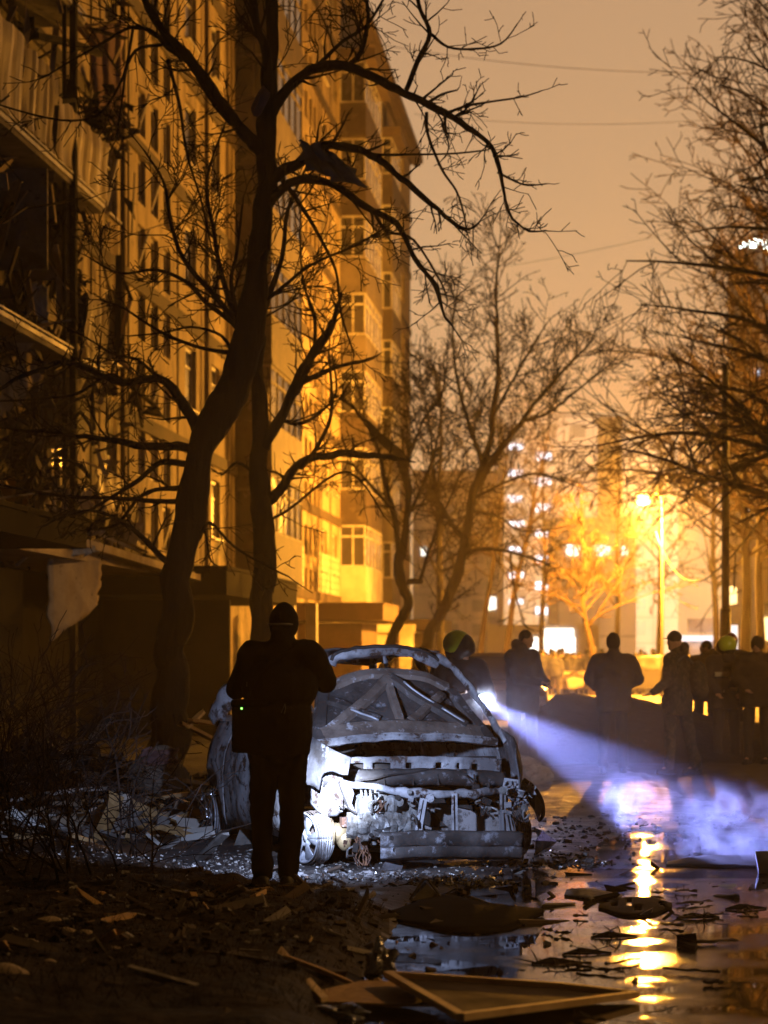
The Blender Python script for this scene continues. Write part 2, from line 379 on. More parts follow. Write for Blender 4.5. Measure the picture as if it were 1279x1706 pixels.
# puddle water
mw = bpy.data.materials.new('water'); mw.use_nodes = True; n = mw.node_tree; L = n.links; b = n.nodes['Principled BSDF']
b.inputs['Base Color'].default_value = (.010, .009, .010, 1); b.inputs['Roughness'].default_value = .022; b.inputs['IOR'].default_value = 1.33; b.inputs['Specular IOR Level'].default_value = .5
t = n.nodes.new('ShaderNodeTexCoord'); n1 = n.nodes.new('ShaderNodeTexNoise'); n1.inputs['Scale'].default_value = 1.1; n1.inputs['Detail'].default_value = 2
n2 = n.nodes.new('ShaderNodeTexNoise'); n2.inputs['Scale'].default_value = 70; n2.inputs['Detail'].default_value = 3
n3 = n.nodes.new('ShaderNodeTexNoise'); n3.inputs['Scale'].default_value = .55
for q in (n1, n2, n3): L.new(t.outputs['Object'], q.inputs['Vector'])
mr = n.nodes.new('ShaderNodeMapRange'); mr.inputs['From Min'].default_value = .47; mr.inputs['From Max'].default_value = .66; L.new(n3.outputs['Fac'], mr.inputs['Value'])
b1 = n.nodes.new('ShaderNodeBump'); b1.inputs['Strength'].default_value = 1; b1.inputs['Distance'].default_value = .0016; L.new(n1.outputs['Fac'], b1.inputs['Height'])
b2 = n.nodes.new('ShaderNodeBump'); b2.inputs['Distance'].default_value = .0012; L.new(mr.outputs[0], b2.inputs['Strength']); L.new(n2.outputs['Fac'], b2.inputs['Height']); L.new(b1.outputs[0], b2.inputs['Normal'])
L.new(b2.outputs[0], b.inputs['Normal'])
rr_ = n.nodes.new('ShaderNodeMapRange'); rr_.inputs['To Min'].default_value = .02; rr_.inputs['To Max'].default_value = .11; L.new(mr.outputs[0], rr_.inputs['Value']); L.new(rr_.outputs[0], b.inputs['Roughness'])
n3.inputs['Scale'].default_value = 1.6; n3.inputs['Detail'].default_value = 5
M['water'] = mw
wb = MB(); wb.poly([(-1.6, 8, 0), (9, 8, 0), (9, 22, 0), (.2, 22, 0), (.2, 17.6, 0), (-1.6, 15, 0)], .002, nrm=(0, 0, 1))
tag(wb.build('puddle_water', mw), kind='structure')
yd = MB(); yd.poly([(-30, 47, .11), (60, 47, .11), (90, 250, .11), (-60, 250, .11)], .05, nrm=(0, 0, 1))
tag(yd.build('yard_paving', mat('yard', (.26, .24, .21), (.16, .15, .13), (.40, .38, .34), scale=.9, rough=.6)), kind='structure')
# dark spoil heap behind the standing group
hp = MB(); top = [(2.2, .75), (2.6, 1.02), (3.4, .95), (4.2, .88), (4.7, .68), (5.2, .60), (6.5, .62), (8, .7), (12, .8), (18, .7)]
def ht(x):
    for i in range(len(top)-1):
        if top[i][0] <= x <= top[i+1][0]:
            t = (x-top[i][0])/(top[i+1][0]-top[i][0]); return top[i][1]*(1-t)+top[i+1][1]*t
    return 0
def mound(i, j):
    x = 1.0+i*.14; y = 33.5+j*.16; v = (j-14)/14
    h = ht(x) if x >= 2.2 else .75*max(0, 1-(2.2-x)/.6)
    z = h*max(0, 1-abs(v)**1.6)+(.08*fbm((x*1.8, y*1.8, 3), 4)+.05*noise.noise((x*5, y*5, 1)))*(1-min(1, abs(v)))
    return (x, y, z-.05)
hp.grid(mound, 120, 28)
tag(hp.build('earth_mound', M['soil'], smooth=True), kind='structure')

# ================================================================ THE LONG APARTMENT BLOCK
Y0 = 20.0; bang = -math.atan(.09); BO = Vector((-9.42+.09*Y0, Y0, 0))
def S(Y): return (Y-Y0)*1.004
bld = empty('apartment_block', BO, bang, 'long nine storey panel block receding along the left, its near end wrecked by a blast', 'apartment building')
BM = Matrix.Translation(BO) @ Matrix.Rotation(bang, 4, 'Z')
SE = S(119.2); H = 26.0
def fl(k): return .8+2.8*k
holes = []   # s0,s1,z0,z1,kind
def vis(Y, z): return z-EYE < 1130*Y/F
def addwin(Ya, Yb, za, zb, kind): 
    if vis((Ya+Yb)/2, za): holes.append((S(Ya), S(Yb), za, zb, kind))
for nn in range(0, 18):
    zt = .8+1.4*nn+1.15
    for (a, b_) in ((48.95, 49.75), (50.35, 51.2), (51.8, 52.65)):
        if 3.6 < zt: addwin(a, b_, zt-.95, zt, 'stair')
for nn in range(2, 17):
    zt = .35+1.4*nn+1.15
    for (a, b_) in ((76.5, 77.3), (77.7, 78.5), (78.9, 79.7)): addwin(a, b_, zt-.95, zt, 'stair')
for k in range(1, 9):
    z = fl(k)
    for (a, b_) in ((54.5, 56.0), (58.2, 59.5), (45.7, 46.8), (81.0, 82.8), (84.6, 86.0)):
        addwin(a, b_, z+.78, z+2.2, 'flat')
    for (a, b_) in ((97.5, 99.5), (107.5, 110), (113, 115.5)): addwin(a, b_, z+.8, z+2.2, 'flat')
addwin(41.3, 43.3, fl(1)+.9, fl(1)+2.25, 'flat')
for k in range(0, 5):                                                    # gutted flats behind the near balconies
    for (a, b_) in ((28, 30.5), (32, 34.5), (36.2, 37.6), (38.4, 40.6)):
        if k > 0: addwin(a, b_, fl(k)+.15, fl(k)+2.3, 'void')
for (a, b_) in ((61.5, 67.9), (87.2, 93.2), (69.2, 75.2)):
    pass
holes.append((S(70.3), S(71.6), .9, 2.4, 'void'))
ss = sorted(set([0, SE]+[h[0] for h in holes]+[h[1] for h in holes])); zz = sorted(set([0, 3.45, H]+[h[2] for h in holes]+[h[3] for h in holes]))
wl = MB()
def inhole(s, z): return any(h[0] < s < h[1] and h[2] < z < h[3] for h in holes)
for i in range(len(ss)-1):
    for j in range(len(zz)-1):
        if ss[i+1]-ss[i] < 1e-4 or zz[j+1]-zz[j] < 1e-4: continue
        if not inhole((ss[i]+ss[i+1])/2, (zz[j]+zz[j+1])/2):
            wl.add([(0, ss[i], zz[j]), (0, ss[i+1], zz[j]), (0, ss[i+1], zz[j+1]), (0, ss[i], zz[j+1])], [(0, 1, 2, 3)])
D = .22
for (a, b_, c, d, k) in holes:                                            # reveals
    dd = D if k != 'void' else 2.5
    wl.cur = 0
    wl.add([(0, a, c), (0, b_, c), (-dd, b_, c), (-dd, a, c), (0, a, d), (0, b_, d), (-dd, b_, d), (-dd, a, d)],
           [(0, 3, 2, 1), (4, 5, 6, 7), (0, 4, 7, 3), (1, 2, 6, 5)]+([(3, 7, 6, 2)] if k == 'void' else []))
# ends, roof, back
wl.add([(0, 0, 0), (-14, 0, 0), (-14, 0, H), (0, 0, H), (0, SE, 0), (-14, SE, 0), (-14, SE, H), (0, SE, H)], [(0, 3, 2, 1), (4, 5, 6, 7), (1, 2, 6, 5), (3, 7, 6, 2)])
wl.build('wall', M['facade'], bld)
rf = MB(); rf.box((-6.8, SE/2, H+.12), (14.8, SE+.8, .30)); rf.box((.3, SE/2, H-.12), (.35, SE+.6, .12)); rf.build('roof', M['joint'], bld)
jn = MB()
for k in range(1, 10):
    jn.box((.03, SE/2, fl(k)-.12), (.07, SE, .30 if k < 9 else .1))  # dark strip paints the shadow band at each floor line
for Y in (44.4, 47.9, 53.5, 57.2, 60.6, 70.6, 75.6, 80.3, 83.7, 95.6, 102, 105.4, 111.5):
    jn.box((.012, S(Y), H/2+1.6), (.026, .10 if Y > 60 else .06, H-3.4))
jn.build('joint_shadow_band', M['joint_and_shadow'], bld)
pp = MB()
for Y in (46.9, 56.9, 72.3, 96.4, 104.2): pp.tube([(.1, S(Y), 3.3), (.1, S(Y), H-.4)], .055, 8)
for Y in (44.9, 61.0, 80.6): pp.tube([(.06, S(Y)+.05*math.sin(z), z) for z in [3.3+.9*i for i in range(25)]], .018, 5)
pp.build('drain_pipe', M['joint'], bld)
# tiled first storey strip
tl = MB(); rr = random.Random(3)
for (Ya, Yb) in ((66.6, 72.1), (72.4, 76.2), (80, 86.6), (93.6, 104), (104.4, 119)):
    tl = MB(); tl.box((.006, S((Ya+Yb)/2), 4.95-.7), (.02, (Yb-Ya), 1.45)); tl.build('tile_cladding', M['tile_facade'], bld)
ch = MB(); ch.box((.01, S(41.5), 1.7), (.05, 39, 3.4)); ch.build('shaded_ground_floor', M['soot_shade'], bld)  # black sheet paints the shade over the low near wall
tg = MB()
for z in [3.6+.24*i for i in range(6)]: tg.box((.018, S(94), z), (.008, S(119)-S(68), .018))
for Y in [68+.55*i for i in range(92)]: tg.box((.018, S(Y), 4.25), (.008, .03, 1.4))
tg.build('tile_joint', M['joint'], bld)
# windows: frame object with pane child; equal ones share meshes
cache = {}
def window(a, b_, c, d, kind, broken=0):
    W = round(b_-a, 2); Hh = round(d-c, 2); key = (W, Hh, kind, broken)
    if key not in cache:
        f = MB(); t = .075; x = -.13
        f.box((x, W/2, t/2), (.07, W, t)); f.box((x, W/2, Hh-t/2), (.07, W, t)); f.box((x, t/2, Hh/2), (.07, t, Hh-2*t)); f.box((x, W-t/2, Hh/2), (.07, t, Hh-2*t))
        if kind == 'flat': f.box((x, W*.38, Hh/2), (.06, .07, Hh-2*t)); f.box((x, W*.69, Hh*.7), (.055, W*.62-t, .05)); f.box((.03, W/2, -.03), (.14, W+.08, .04))
        if broken == 2: f.bar((x+.1, W*.2, Hh*.1), (x+.25, W*.75, Hh*.95), .05)
        pn = MB(); x -= .005
        pn.box((x, W/2, Hh/2), (.012, W-2*t, Hh-2*t))
        if kind == 'flat' and broken != 1:
            pn.cur = 1; pn.box((x-.045, W*.80, Hh/2), (.01, W*.30, Hh-2*t)); pn.cur = 0
        cache[key] = (f, pn)
    f, pn = cache[key]
    if isinstance(f, MB):
        fo = f.build('window', M['white_frame'], bld); po = pn.build('pane', [M['pane'], M['curtain']], fo); cache[key] = (fo, po)
    else:
        fo = f.copy(); C.objects.link(fo); po = pn.copy(); C.objects.link(po); po.parent = fo
    fo.location = (0, a, c)
rr = random.Random(5); nw = 0
holes_s = sorted([h for h in holes if h[4] != 'void'], key=lambda h: h[0])
# stair lights three abreast are one window
done = set(); 
for h in holes_s:
    if nw >= 98: break
    window(h[0], h[1], h[2], h[3], h[4], rr.choice([0, 0, 1, 2]) if h[0] < S(60) else 0); nw += 1
rest = holes_s[98:]
if rest:
    f = MB()
    for (a, b_, c, d, k) in rest:
        f.cur = 0; t = .075; x = -.13
        for q in ((x, (a+b_)/2, c+t/2, b_-a, t), (x, (a+b_)/2, d-t/2, b_-a, t)): f.box(q[:3], (.07, q[3], q[4]))
        for yy in (a+t/2, b_-t/2, a+(b_-a)*.4): f.box((x, yy, (c+d)/2), (.065, t, d-c-2*t))
        f.cur = 1; f.box((x-.01, (a+b_)/2, (c+d)/2), (.012, b_-a-2*t, d-c-2*t))
    o = f.build('far_windows', [M['white_frame'], M['pane']], bld); o['kind'] = 'stuff'
# enclosed balcony stacks
def balcony_stack(Ya, Yb, k0, k1, prot, mats, top=False, gl=M['white_frame'], seed=1):
    s0, s1 = S(Ya), S(Yb); Ls = s1-s0; rr = random.Random(seed)
    for k in range(k0, k1):
        z = fl(k)
        if not vis(Yb, z): continue
        mm = mats[rr.randrange(len(mats))]
        p = MB()
        p.box((prot/2, s0+Ls/2, z-.08), (prot+.04, Ls+.04, .16))
        p.box((prot-.03, s0+Ls/2, z+.55), (.06, Ls, 1.1)); p.box((prot/2-.03, s0+.03, z+.55), (prot-.06, .06, 1.1)); p.box((prot/2-.03, s1-.03, z+.55), (prot-.06, .06, 1.1))
        bo = p.build('balcony', mm, bld)
        g_ = MB(); zt = z+2.62; zb = z+1.11
        nsp = max(2, int(Ls/1.1))
        for zc in (zb+.03, zt-.03, zb+.50*(zt-zb)+.35):
            hh = .07
            g_.box((prot-.04, s0+Ls/2, zc), (.05, Ls, hh)); g_.box((prot/2-.04, s0+.04, zc), (prot-.06, .05, hh)); g_.box((prot/2-.04, s1-.04, zc), (prot-.06, .05, hh))
        for i in range(nsp+1): g_.box((prot-.04, s0+.03+(Ls-.06)*i/nsp, (zb+zt)/2), (.06, .06, zt-zb))
        for xx in (prot*.02, prot*.5): g_.box((xx, s0+.03, (zb+zt)/2), (.06, .06, zt-zb))
        go = g_.build('balcony_glazing', gl, bo)
        pn = MB(); pn.box((prot-.05, s0+Ls/2, (zb+zt)/2), (.012, Ls-.1, zt-zb-.05)); pn.box((prot/2-.05, s0+.04, (zb+zt)/2), (prot-.1, .012, zt-zb-.05))
        pn.build('pane', M['pane'], bo)
    if top:
        r_ = MB(); r_.box((prot/2+.1, s0+Ls/2, fl(k1)+.05), (prot+.5, Ls+.5, .35)); r_.build('balcony_roof', M['joint'], bld)
balcony_stack(62.0, 68.4, 1, 8, .95, [M['brown_panel'], M['grey_panel']], gl=M['grey_panel'], seed=4)
balcony_stack(86.9, 93.4, 1, 8, .95, [M['brown_panel'], M['grey_panel'], M['brown_panel'], M['tile_facade']], top=True, seed=9)
balcony_stack(99.8, 104.0, 1, 8, .8, [M['brown_panel'], M['grey_panel']], top=True, seed=11)
# lowest balcony of the bright stack is tiled: cover sheet on its street side
q = MB(); q.box((.962, S(90.15), fl(1)+.54), (.02, S(93.3)-S(86.98), 1.04)); q.build('balcony_tile', M['tile_facade'], bld)
# near open balconies, torn by the blast: Y 35.5..41
def near_balcony(k, panels, Ya=30.0, Yb=41.0, prot=.95):
    s0, s1 = S(Ya), S(Yb); z = fl(k); p = MB()
    p.box((prot/2, (s0+s1)/2, z-.07), (prot, s1-s0, .14)); bo = p.build('balcony', M['concrete'], bld)
    e_ = MB(); e_.box((prot+.015, (s0+s1)/2, z-.03), (.03, s1-s0, .07)); e_.box((prot+.03, (s0+s1)/2, z+.05), (.03, s1-s0, .03)); e_.build('edge_strip', M['white_frame'], bo)
    for (Yc, Yd, z0, z1, tilt) in panels:
        a, b_ = S(Yc), S(Yd); sh = MB()
        def fn(i, j, a=a, b_=b_, z0=z0, z1=z1, tilt=tilt):
            u = i/24; v = j/8; zz_ = z0+(z1-z0)*v
            if v == 1: zz_ += .05*noise.noise((u*6+Yc, 1, k))
            return (prot+.05+tilt*v+.025*math.sin(u*34+Yc)+.05*noise.noise((u*3, v*2, Yc)), a+(b_-a)*u, z+zz_)
        sh.grid(fn, 24, 8); sh.build('balcony_panel', M['balcony_sheet'], bo, th=.02)
    return bo
b4 = near_balcony(3, [(37.2, 40.95, .06, 1.02, .03), (35.0, 37.1, .08, 1.25, .06), (31, 34.9, .05, 1.3, .05)])
b2_ = near_balcony(2, [(39.2, 40.95, .04, 1.05, .06)])
b5 = near_balcony(4, [(30.5, 36, .1, 1.0, .05)], Yb=39.5)
rl = MB()                                                                # bent rails, posts and rags on the balconies
rl.bar((.97, S(38.6), 0.0), (.97, S(38.6), 13.5), .16, .10); rl.bar((.90, S(38.25), 3.2), (.90, S(38.25), 12.2), .06)
rl.bar((.97, S(40.9), 6.4), (.97, S(40.9), 7.6), .05)
rl.bar((.55, S(44.3), 8.9), (.62, S(43.8), 6.9), .12, .05)
rl.bar((.98, S(36.9), 10.0), (1.02, S(39.0), 10.55), .07)
rl.build('balcony_post', M['soot_shade'], bld)
# partition slabs inside near loggias, seen as dull grey sheets
for c_, z_ in (((.45, S(38.9), fl(2)+1.95), (.85, .06, 1.5)), ((.45, S(37.2), fl(2)+1.9), (.85, .06, 1.6)), ((.3, S(40.3), fl(1)+2.0), (.6, .08, 1.2))):
    pt = MB(); pt.box(c_, z_); pt.build('partition', M['concrete'], bld)
# ground floor porches
def porch(Ya, Yb, wall_w, can_w, zc=3.1, th=.5, name='porch', m_=None, cm=None, side=True):
    s0, s1 = S(Ya), S(Yb); p = MB()
    p.box((wall_w/2, s0+.08, zc/2-.3), (wall_w, .16, zc-.55))
    if side: p.box((wall_w-.08, (s0+s1)/2+.1, zc/2-.3), (.16, s1-s0-.2, zc-.55))
    if side: p.box((wall_w/2, s1-.1, zc/2-.3), (wall_w-.2, .16, zc-.55))
    po = p.build(name, m_ or M['canopy'], bld)
    c_ = MB(); c_.box((can_w/2, (s0+s1)/2-.1, zc-th/2), (can_w, s1-s0+.5, th-.02)); c_.box((can_w/2, (s0+s1)/2-.1, zc+.02), (can_w+.06, s1-s0+.56, .06))
    c_.build('canopy', cm or M['canopy'], po)
    return po
porch(45.3, 55.2, 2.45, 2.45, 3.15, .50, m_=M['soot_shade'], cm=M['soot_shade'], side=False)
porch(74.8, 80.0, 2.0, 2.7, 3.1, .5)
porch(110, 117, 1.6, 2.2, 3.1, .5)
porch(22.0, 31.0, 2.0, 2.8, 3.2, .30, m_=M['soot_shade'], cm=M['soot_shade'])
lp = MB()                                                                 # tiled piers beyond the porch
lp.box((1.15, S(64), 1.45), (.30, .4, 2.9)); lp.box((1.75, S(64), 1.45), (.28, .4, 2.9)); lp.box((1.45, S(64), .55), (.32, .3, 1.0))
lp.build('entrance_pier', M['tile_facade'], bld)
lp = MB(); lp.box((2.3, S(88.5), 1.3), (.5, .5, 2.6)); lp.box((1.2, S(88.7), 1.3), (1.2, .3, 2.6)); lp.box((1.9, S(88.6), 2.5), (1.4, .4, .3)); lp.build('entrance_pier', M['tile_facade'], bld)
# lit-orange debris ledges on the near canopy
rr = random.Random(8)
db = MB()
for i in range(110):
    s = S(rr.uniform(28, 46.5)); x = rr.uniform(.3, 2.6)
    z = 3.28 if s < S(31.3) else rr.uniform(3.0, 3.5)
    if s > S(31.3): x = rr.uniform(.1, 1.5)
    d = Vector((rr.gauss(0, 1), rr.gauss(0, 1), rr.gauss(0, .35))).normalized()*rr.uniform(.15, .6)
    db.cur = rr.choice([0, 0, 1]); db.bar(Vector((x, s, z))-d, Vector((x, s, z))+d, rr.uniform(.03, .14), rr.uniform(.02, .05))
o = db.build('canopy_debris', [M['dark_wood'], M['plaster']], bld); o['kind'] = 'stuff'
cr_ = MB(); cr_.box((.9, S(36), 3.0), (1.8, S(44)-S(31.5), .14)); cr_.bar((1.8, S(31.2), 3.25), (2.0, S(44), 2.95), .25, .12); cr_.build('torn_ledge', M['plaster'], bld)

def bl(x, s, z): return BM @ Vector((x, s, z))
# broken timbers leaning out of the gutted flats (each a loose thing)
def plank(a, b_, w_, t_, m_, label, cat='plank', group=None, name='broken_plank', seed=0, parent=None):
    a = Vector(a); b_ = Vector(b_); mb = MB(); rr = random.Random(seed)
    mid = (a+b_)/2; n_ = 6; base = (b_-a)
    y = base.normalized(); u = Vector((0, 0, 1)); u = u if abs(y.z) < .95 else Vector((1, 0, 0)); x = y.cross(u).normalized(); z = x.cross(y)
    rings = []
    for i in range(n_+1):
        c = a+base*i/n_-mid; ww = w_/2*(1 if 0 < i < n_ else rr.uniform(.5, .9)); e_ = y*rr.uniform(-.03, .03)*(1 if i in (0, n_) else 0)
        bow = z*.012*base.length*math.sin(math.pi*i/n_)
        rings += [c+x*ww+z*t_/2+bow+e_, c-x*ww+z*t_/2+bow-e_, c-x*ww-z*t_/2+bow, c+x*ww-z*t_/2+bow]
    fs = [(i*4+k, i*4+(k+1) % 4, i*4+4+(k+1) % 4, i*4+4+k) for i in range(n_) for k in range(4)]+[(3, 2, 1, 0), tuple(n_*4+k for k in range(4))]
    mb.add(rings, fs); o = mb.build(name, m_, parent); o.location = mid
    return tag(o, label, cat, group)
GR = 'broken boards hanging in the gutted balconies'
plank(P(-10, 445, 36.5), P(30, 295, 37.2), .17, .05, M['wood'], 'pale broken board leaning on the upper left balcony under the slab', group=GR, seed=1)
plank(P(0, 385, 37), P(66, 560, 38.2), .10, .04, M['dark_wood'], 'thin grey timber slanting down inside the wrecked third floor balcony', group=GR, seed=2)
plank(P(68, 400, 38), P(22, 520, 37), .09, .03, M['dark_wood'], 'short timber crossing behind the slanting one in the wrecked balcony', group=GR, seed=3)
plank(P(0, 405, 37), P(50, 428, 38), .07, .03, M['dark_wood'], 'narrow lath lying nearly level in the wrecked balcony opening', group=GR, seed=4)
plank(P(28, 500, 37), P(82, 560, 37.5), .08, .03, M['dark_wood'], 'splintered lath at the foot of the wrecked balcony', group=GR, seed=5)
plank(P(60, 60, 38.4), P(168, 90, 41.5), .12, .10, M['soot_shade'], 'charred beam poking out beside the top left corner balcony', group=GR, seed=6)
plank(P(112, 20, 41), P(160, 80, 41.3), .16, .06, M['wood'], 'tan strip of trim hanging off the wall high at left', group=GR, seed=7)
plank(P(-5, 570, 36.3), P(60, 585, 37.5), .08, .04, M['pale_wood'], 'bent pale strip curving out below the wrecked balcony', group=GR, seed=8)
for i, (x0, y0, x1, y1) in enumerate(((0, 800, 22, 838), (18, 795, 45, 845), (38, 790, 66, 850), (-10, 690, 30, 695), (42, 610, 60, 640), (8, 640, 50, 600), (48, 700, 20, 800), (52, 690, 60, 790), (75, 640, 76, 830), (110, 680, 112, 800))):
    plank(P(x0, y0, 36.8+.2*i), P(x1, y1, 37.4+.2*i), .17 if i < 3 else .06, .03, M['pale_wood'] if i < 4 else M['dark_wood'], ['leftmost of three short pale slats standing on the black canopy edge', 'middle one of three short pale slats standing on the black canopy edge', 'rightmost of three short pale slats standing on the black canopy edge', 'pale strip lying level at the left frame edge above the slats', 'short grey lath just under the bent pale strip', 'grey lath rising to the right at the left frame edge', 'long steep grey lath leaning left above the standing slats', 'grey lath leaning right, parallel in height to the steep one', 'tallest upright batten, beside the torn wall sheet', 'upright batten right of the tallest one, above the torn ledge'][i], group='splintered boards in the second floor wreckage', seed=20+i)
rr = random.Random(61); wk = MB()
for i in range(330):
    Y = rr.choice([rr.uniform(30, 45.5), rr.uniform(36, 41.5)]); k_ = rr.choice([1, 1, 2, 2, 2, 3, 4]); z = fl(k_)+rr.choice([rr.uniform(-.2, .5), rr.uniform(-.3, 2.4)]); x = rr.uniform(.0, 1.0)
    d = Vector((rr.gauss(0, .6), rr.gauss(0, .7), rr.gauss(-.2, 1))).normalized()*rr.uniform(.12, .75)
    wk.cur = rr.choice([0, 1, 1, 2, 2]); p_ = Vector((x, S(Y), z)); wk.bar(p_-d, p_+d, rr.uniform(.02, .12), rr.uniform(.01, .04))
    if i % 3 == 0: wk.poly([p_+Vector((rr.uniform(-.3, .3), rr.uniform(-.4, .4), rr.uniform(-.4, .3))) for _ in range(4)], .012)
o = wk.build('wreckage', [M['soot_shade'], M['dark_wood'], M['plaster']], bld); o['kind'] = 'stuff'
# dangling sheets and curtains (cloth with folds)
def rag(px, Y, m_, label, cat, name, seed=0, thick=.012, nu=14, nv=14, amp=.06, group=None):
    # px: 4 corners tl,tr,br,bl
    pts = [P(x, y, Y+dy) for x, y, dy in px]; cen = sum(pts, Vector())/4; mb = MB()
    def fn(i, j):
        u = i/nu; v = j/nv; a = pts[0].lerp(pts[1], u); b_ = pts[3].lerp(pts[2], u); p = a.lerp(b_, v)
        d = amp*(math.sin(u*17+seed)*.5+fbm((u*4+seed, v*3, seed), 3))
        edge = .12*noise.noise((u*5, v*5, seed+9)) if (i in (0, nu) or j in (0, nv)) else 0
        return p-cen+Vector((edge, -d, edge*.6))
    mb.grid(fn, nu, nv); o = mb.build(name, m_, smooth=True, th=thick); o.location = cen
    return tag(o, label, cat, group)
rag([(78, 905, 0), (165, 935, 1.5), (160, 1010, 1.4), (82, 1068, 0)], 34.6, M['plaster'], 'large tan torn wall sheet hanging beside the black porch opening', 'wall panel', 'torn_wall_sheet', 3, .05, amp=.03)
rag([(150, 50, 0), (205, 30, 1), (203, 215, 1), (158, 195, 0)], 41.8, M['pink_cloth'], 'long dusty curtain hanging down the wall between the upper balcony and the stair windows', 'curtain', 'hanging_curtain', 5, amp=.12)
rag([(98, 875, 0), (128, 890, .6), (165, 920, .8), (105, 930, 0)], 34.4, M['blue_cloth'], 'pale blue-grey rag draped over the torn ledge', 'rag', 'draped_rag', 7, amp=.08)
rag([(0, 600, 0), (60, 580, .8), (68, 650, .8), (0, 700, 0)], 36.6, M['plaster'], 'crumpled wall sheet bulging from the second floor at far left', 'wall panel', 'torn_wall_sheet', 9, .03, amp=.15)
rag([(82, 780, 0), (140, 770, 1), (142, 820, 1), (86, 815, 0)], 38.5, M['balcony_sheet'], 'balcony cladding sheet hanging just above the debris ledge', 'cladding sheet', 'torn_wall_sheet', 12, .02, amp=.05)
rag([(158, 775, 0), (205, 800, 1.2), (205, 860, 1.2), (165, 850, 0)], 43.5, M['balcony_sheet'], 'dented balcony cladding sheet hanging by a narrow window', 'cladding sheet', 'torn_wall_sheet', 14, .02, amp=.06)
rag([(45, 470, 0), (80, 480, .3), (80, 545, .3), (50, 540, 0)], 37.5, M['blue_cloth'], 'blue-grey sheet hanging in the gutted balcony room', 'sheet', 'hanging_sheet', 16, .015, amp=.04)
# snarled pile of rags and wires over the upper balcony rail
def tangle(cen, n, rad, rr, m_, label, cat, name, sq=(1, 1, 1)):
    mb = MB(); cen = Vector(cen)
    for i in range(n):
        p = Vector((rr.gauss(0, rad*sq[0]), rr.gauss(0, rad*sq[1]), rr.gauss(0, rad*sq[2]))); d = Vector((rr.gauss(0, 1), rr.gauss(0, 1), rr.gauss(0, 1))).normalized()
        pts = [p]
        for _ in range(6): d = (d+Vector((rr.gauss(0, .6), rr.gauss(0, .6), rr.gauss(0, .6)-.15))).normalized(); p = p+d*rad*.35; pts.append(p)
        mb.tube(pts, [rr.uniform(.008, .03)]*7, 4)
        if i % 3 == 0:
            q_ = pts[3]; mb.poly([q_+Vector((rr.uniform(-1, 1), rr.uniform(-1, 1), rr.uniform(-1, 1)))*rad*.5 for _ in range(4)], .01)
    o = mb.build(name, m_); o.location = cen; return tag(o, label, cat)
tangle(P(120, 190, 41.2)+Vector((.3, 0, 0)), 60, .28, random.Random(1), M['soot_shade'], 'dark snarl of charred cloth and wire caught on the upper balcony rail', 'wreckage', 'charred_tangle', (1, 1, 1.2))
tangle(P(165, 215, 41.4)+Vector((.2, 0, 0)), 40, .22, random.Random(2), M['joint'], 'smaller snarl of charred scraps beside the dark balcony window', 'wreckage', 'charred_tangle')
tangle(P(112, 465, 41.0), 30, .16, random.Random(3), M['soot_shade'], 'black scrap bundle on top of the lower torn balcony panel', 'wreckage', 'charred_tangle')
tangle(P(60, 745, 37.0), 60, .45, random.Random(4), M['dark_wood'], 'heap of twisted laths filling the second floor opening at far left', 'wreckage', 'charred_tangle')

# ================================================================ FAR BUILDINGS
def far_block(x0, x1, yroof, Y, dep, label, lit, floors=9, seed=1, dark=True, wallm=None):
    X0 = (x0-CX)*Y/F; X1 = (x1-CX)*Y/F; Ht = EYE-(yroof-HZ)*Y/F; W = X1-X0
    t = empty('tower_block', (X0, Y, 0), 0, label, 'apartment building'); rr = random.Random(seed)
    w_ = MB(); w_.box((W/2, dep/2, Ht/2), (W, dep, Ht)); w_.build('wall', wallm or M['block_wall'], t)
    r_ = MB(); r_.box((W/2, dep/2, Ht+.25), (W+.6, dep+.6, .5)); r_.build('roof', M['block_dark'], t)
    fh = Ht/floors; jn = MB()
    for k in range(1, floors): jn.box((W/2, -.02, k*fh), (W, .04, .14))
    for i in range(int(W/3.2)+1): jn.box((min(W, i*3.2), -.02, Ht/2), (.1, .05, Ht))
    jn.build('panel_joint', M['block_dark'], t)
    proto = None; n_ = 0
    if dark:
        for k in range(floors):
            for i in range(int(W/3.2)):
                if n_ >= 90: break
                if rr.random() < .12: continue
                if proto is None:
                    q = MB(); q.box((0, -.03, 0), (1.5, .06, 1.5)); proto = q.build('window', M['far_window'], t); ob = proto
                else: ob = proto.copy(); C.objects.link(ob)
                ob.location = (1.6+i*3.2, -.02, k*fh+1.6); n_ += 1
    lm = {}
    for (x, y, ww, hh, m_) in lit:
        key = (ww, hh, m_)
        if key not in lm:
            q = MB(); W2 = ww*Y/F; H2 = hh*Y/F
            q.box((-W2*.27, -.06, 0), (W2*.42, .08, H2)); q.box((W2*.23, -.06, 0), (W2*.42, .08, H2*.9))
            ob = lm[key] = q.build('lit_window', M[m_], t)
        else: ob = lm[key].copy(); C.objects.link(ob)
        ob.location = ((x-x0)*Y/F, -.04, EYE-(y-HZ)*Y/F)
    return t
lit = [(860+rr.uniform(-2, 2), y, 26, 10, 'lit_cool') for y in (744, 788, 831, 872, 916, 958, 1002)]+[(906, y, 28, 13, 'lit_cool') for y in (760, 803, 846, 889, 931, 976, 1018)]
far_block(840, 1038, 696, 258, 14, 'pale nine storey block across the street end with two columns of lit windows', lit, seed=2)
far_block(1038, 1130, 728, 252, 14, 'pale block stepping down to the right behind the street lamp', [(1140, 917, 20, 16, 'lit_white')][:0], seed=3)
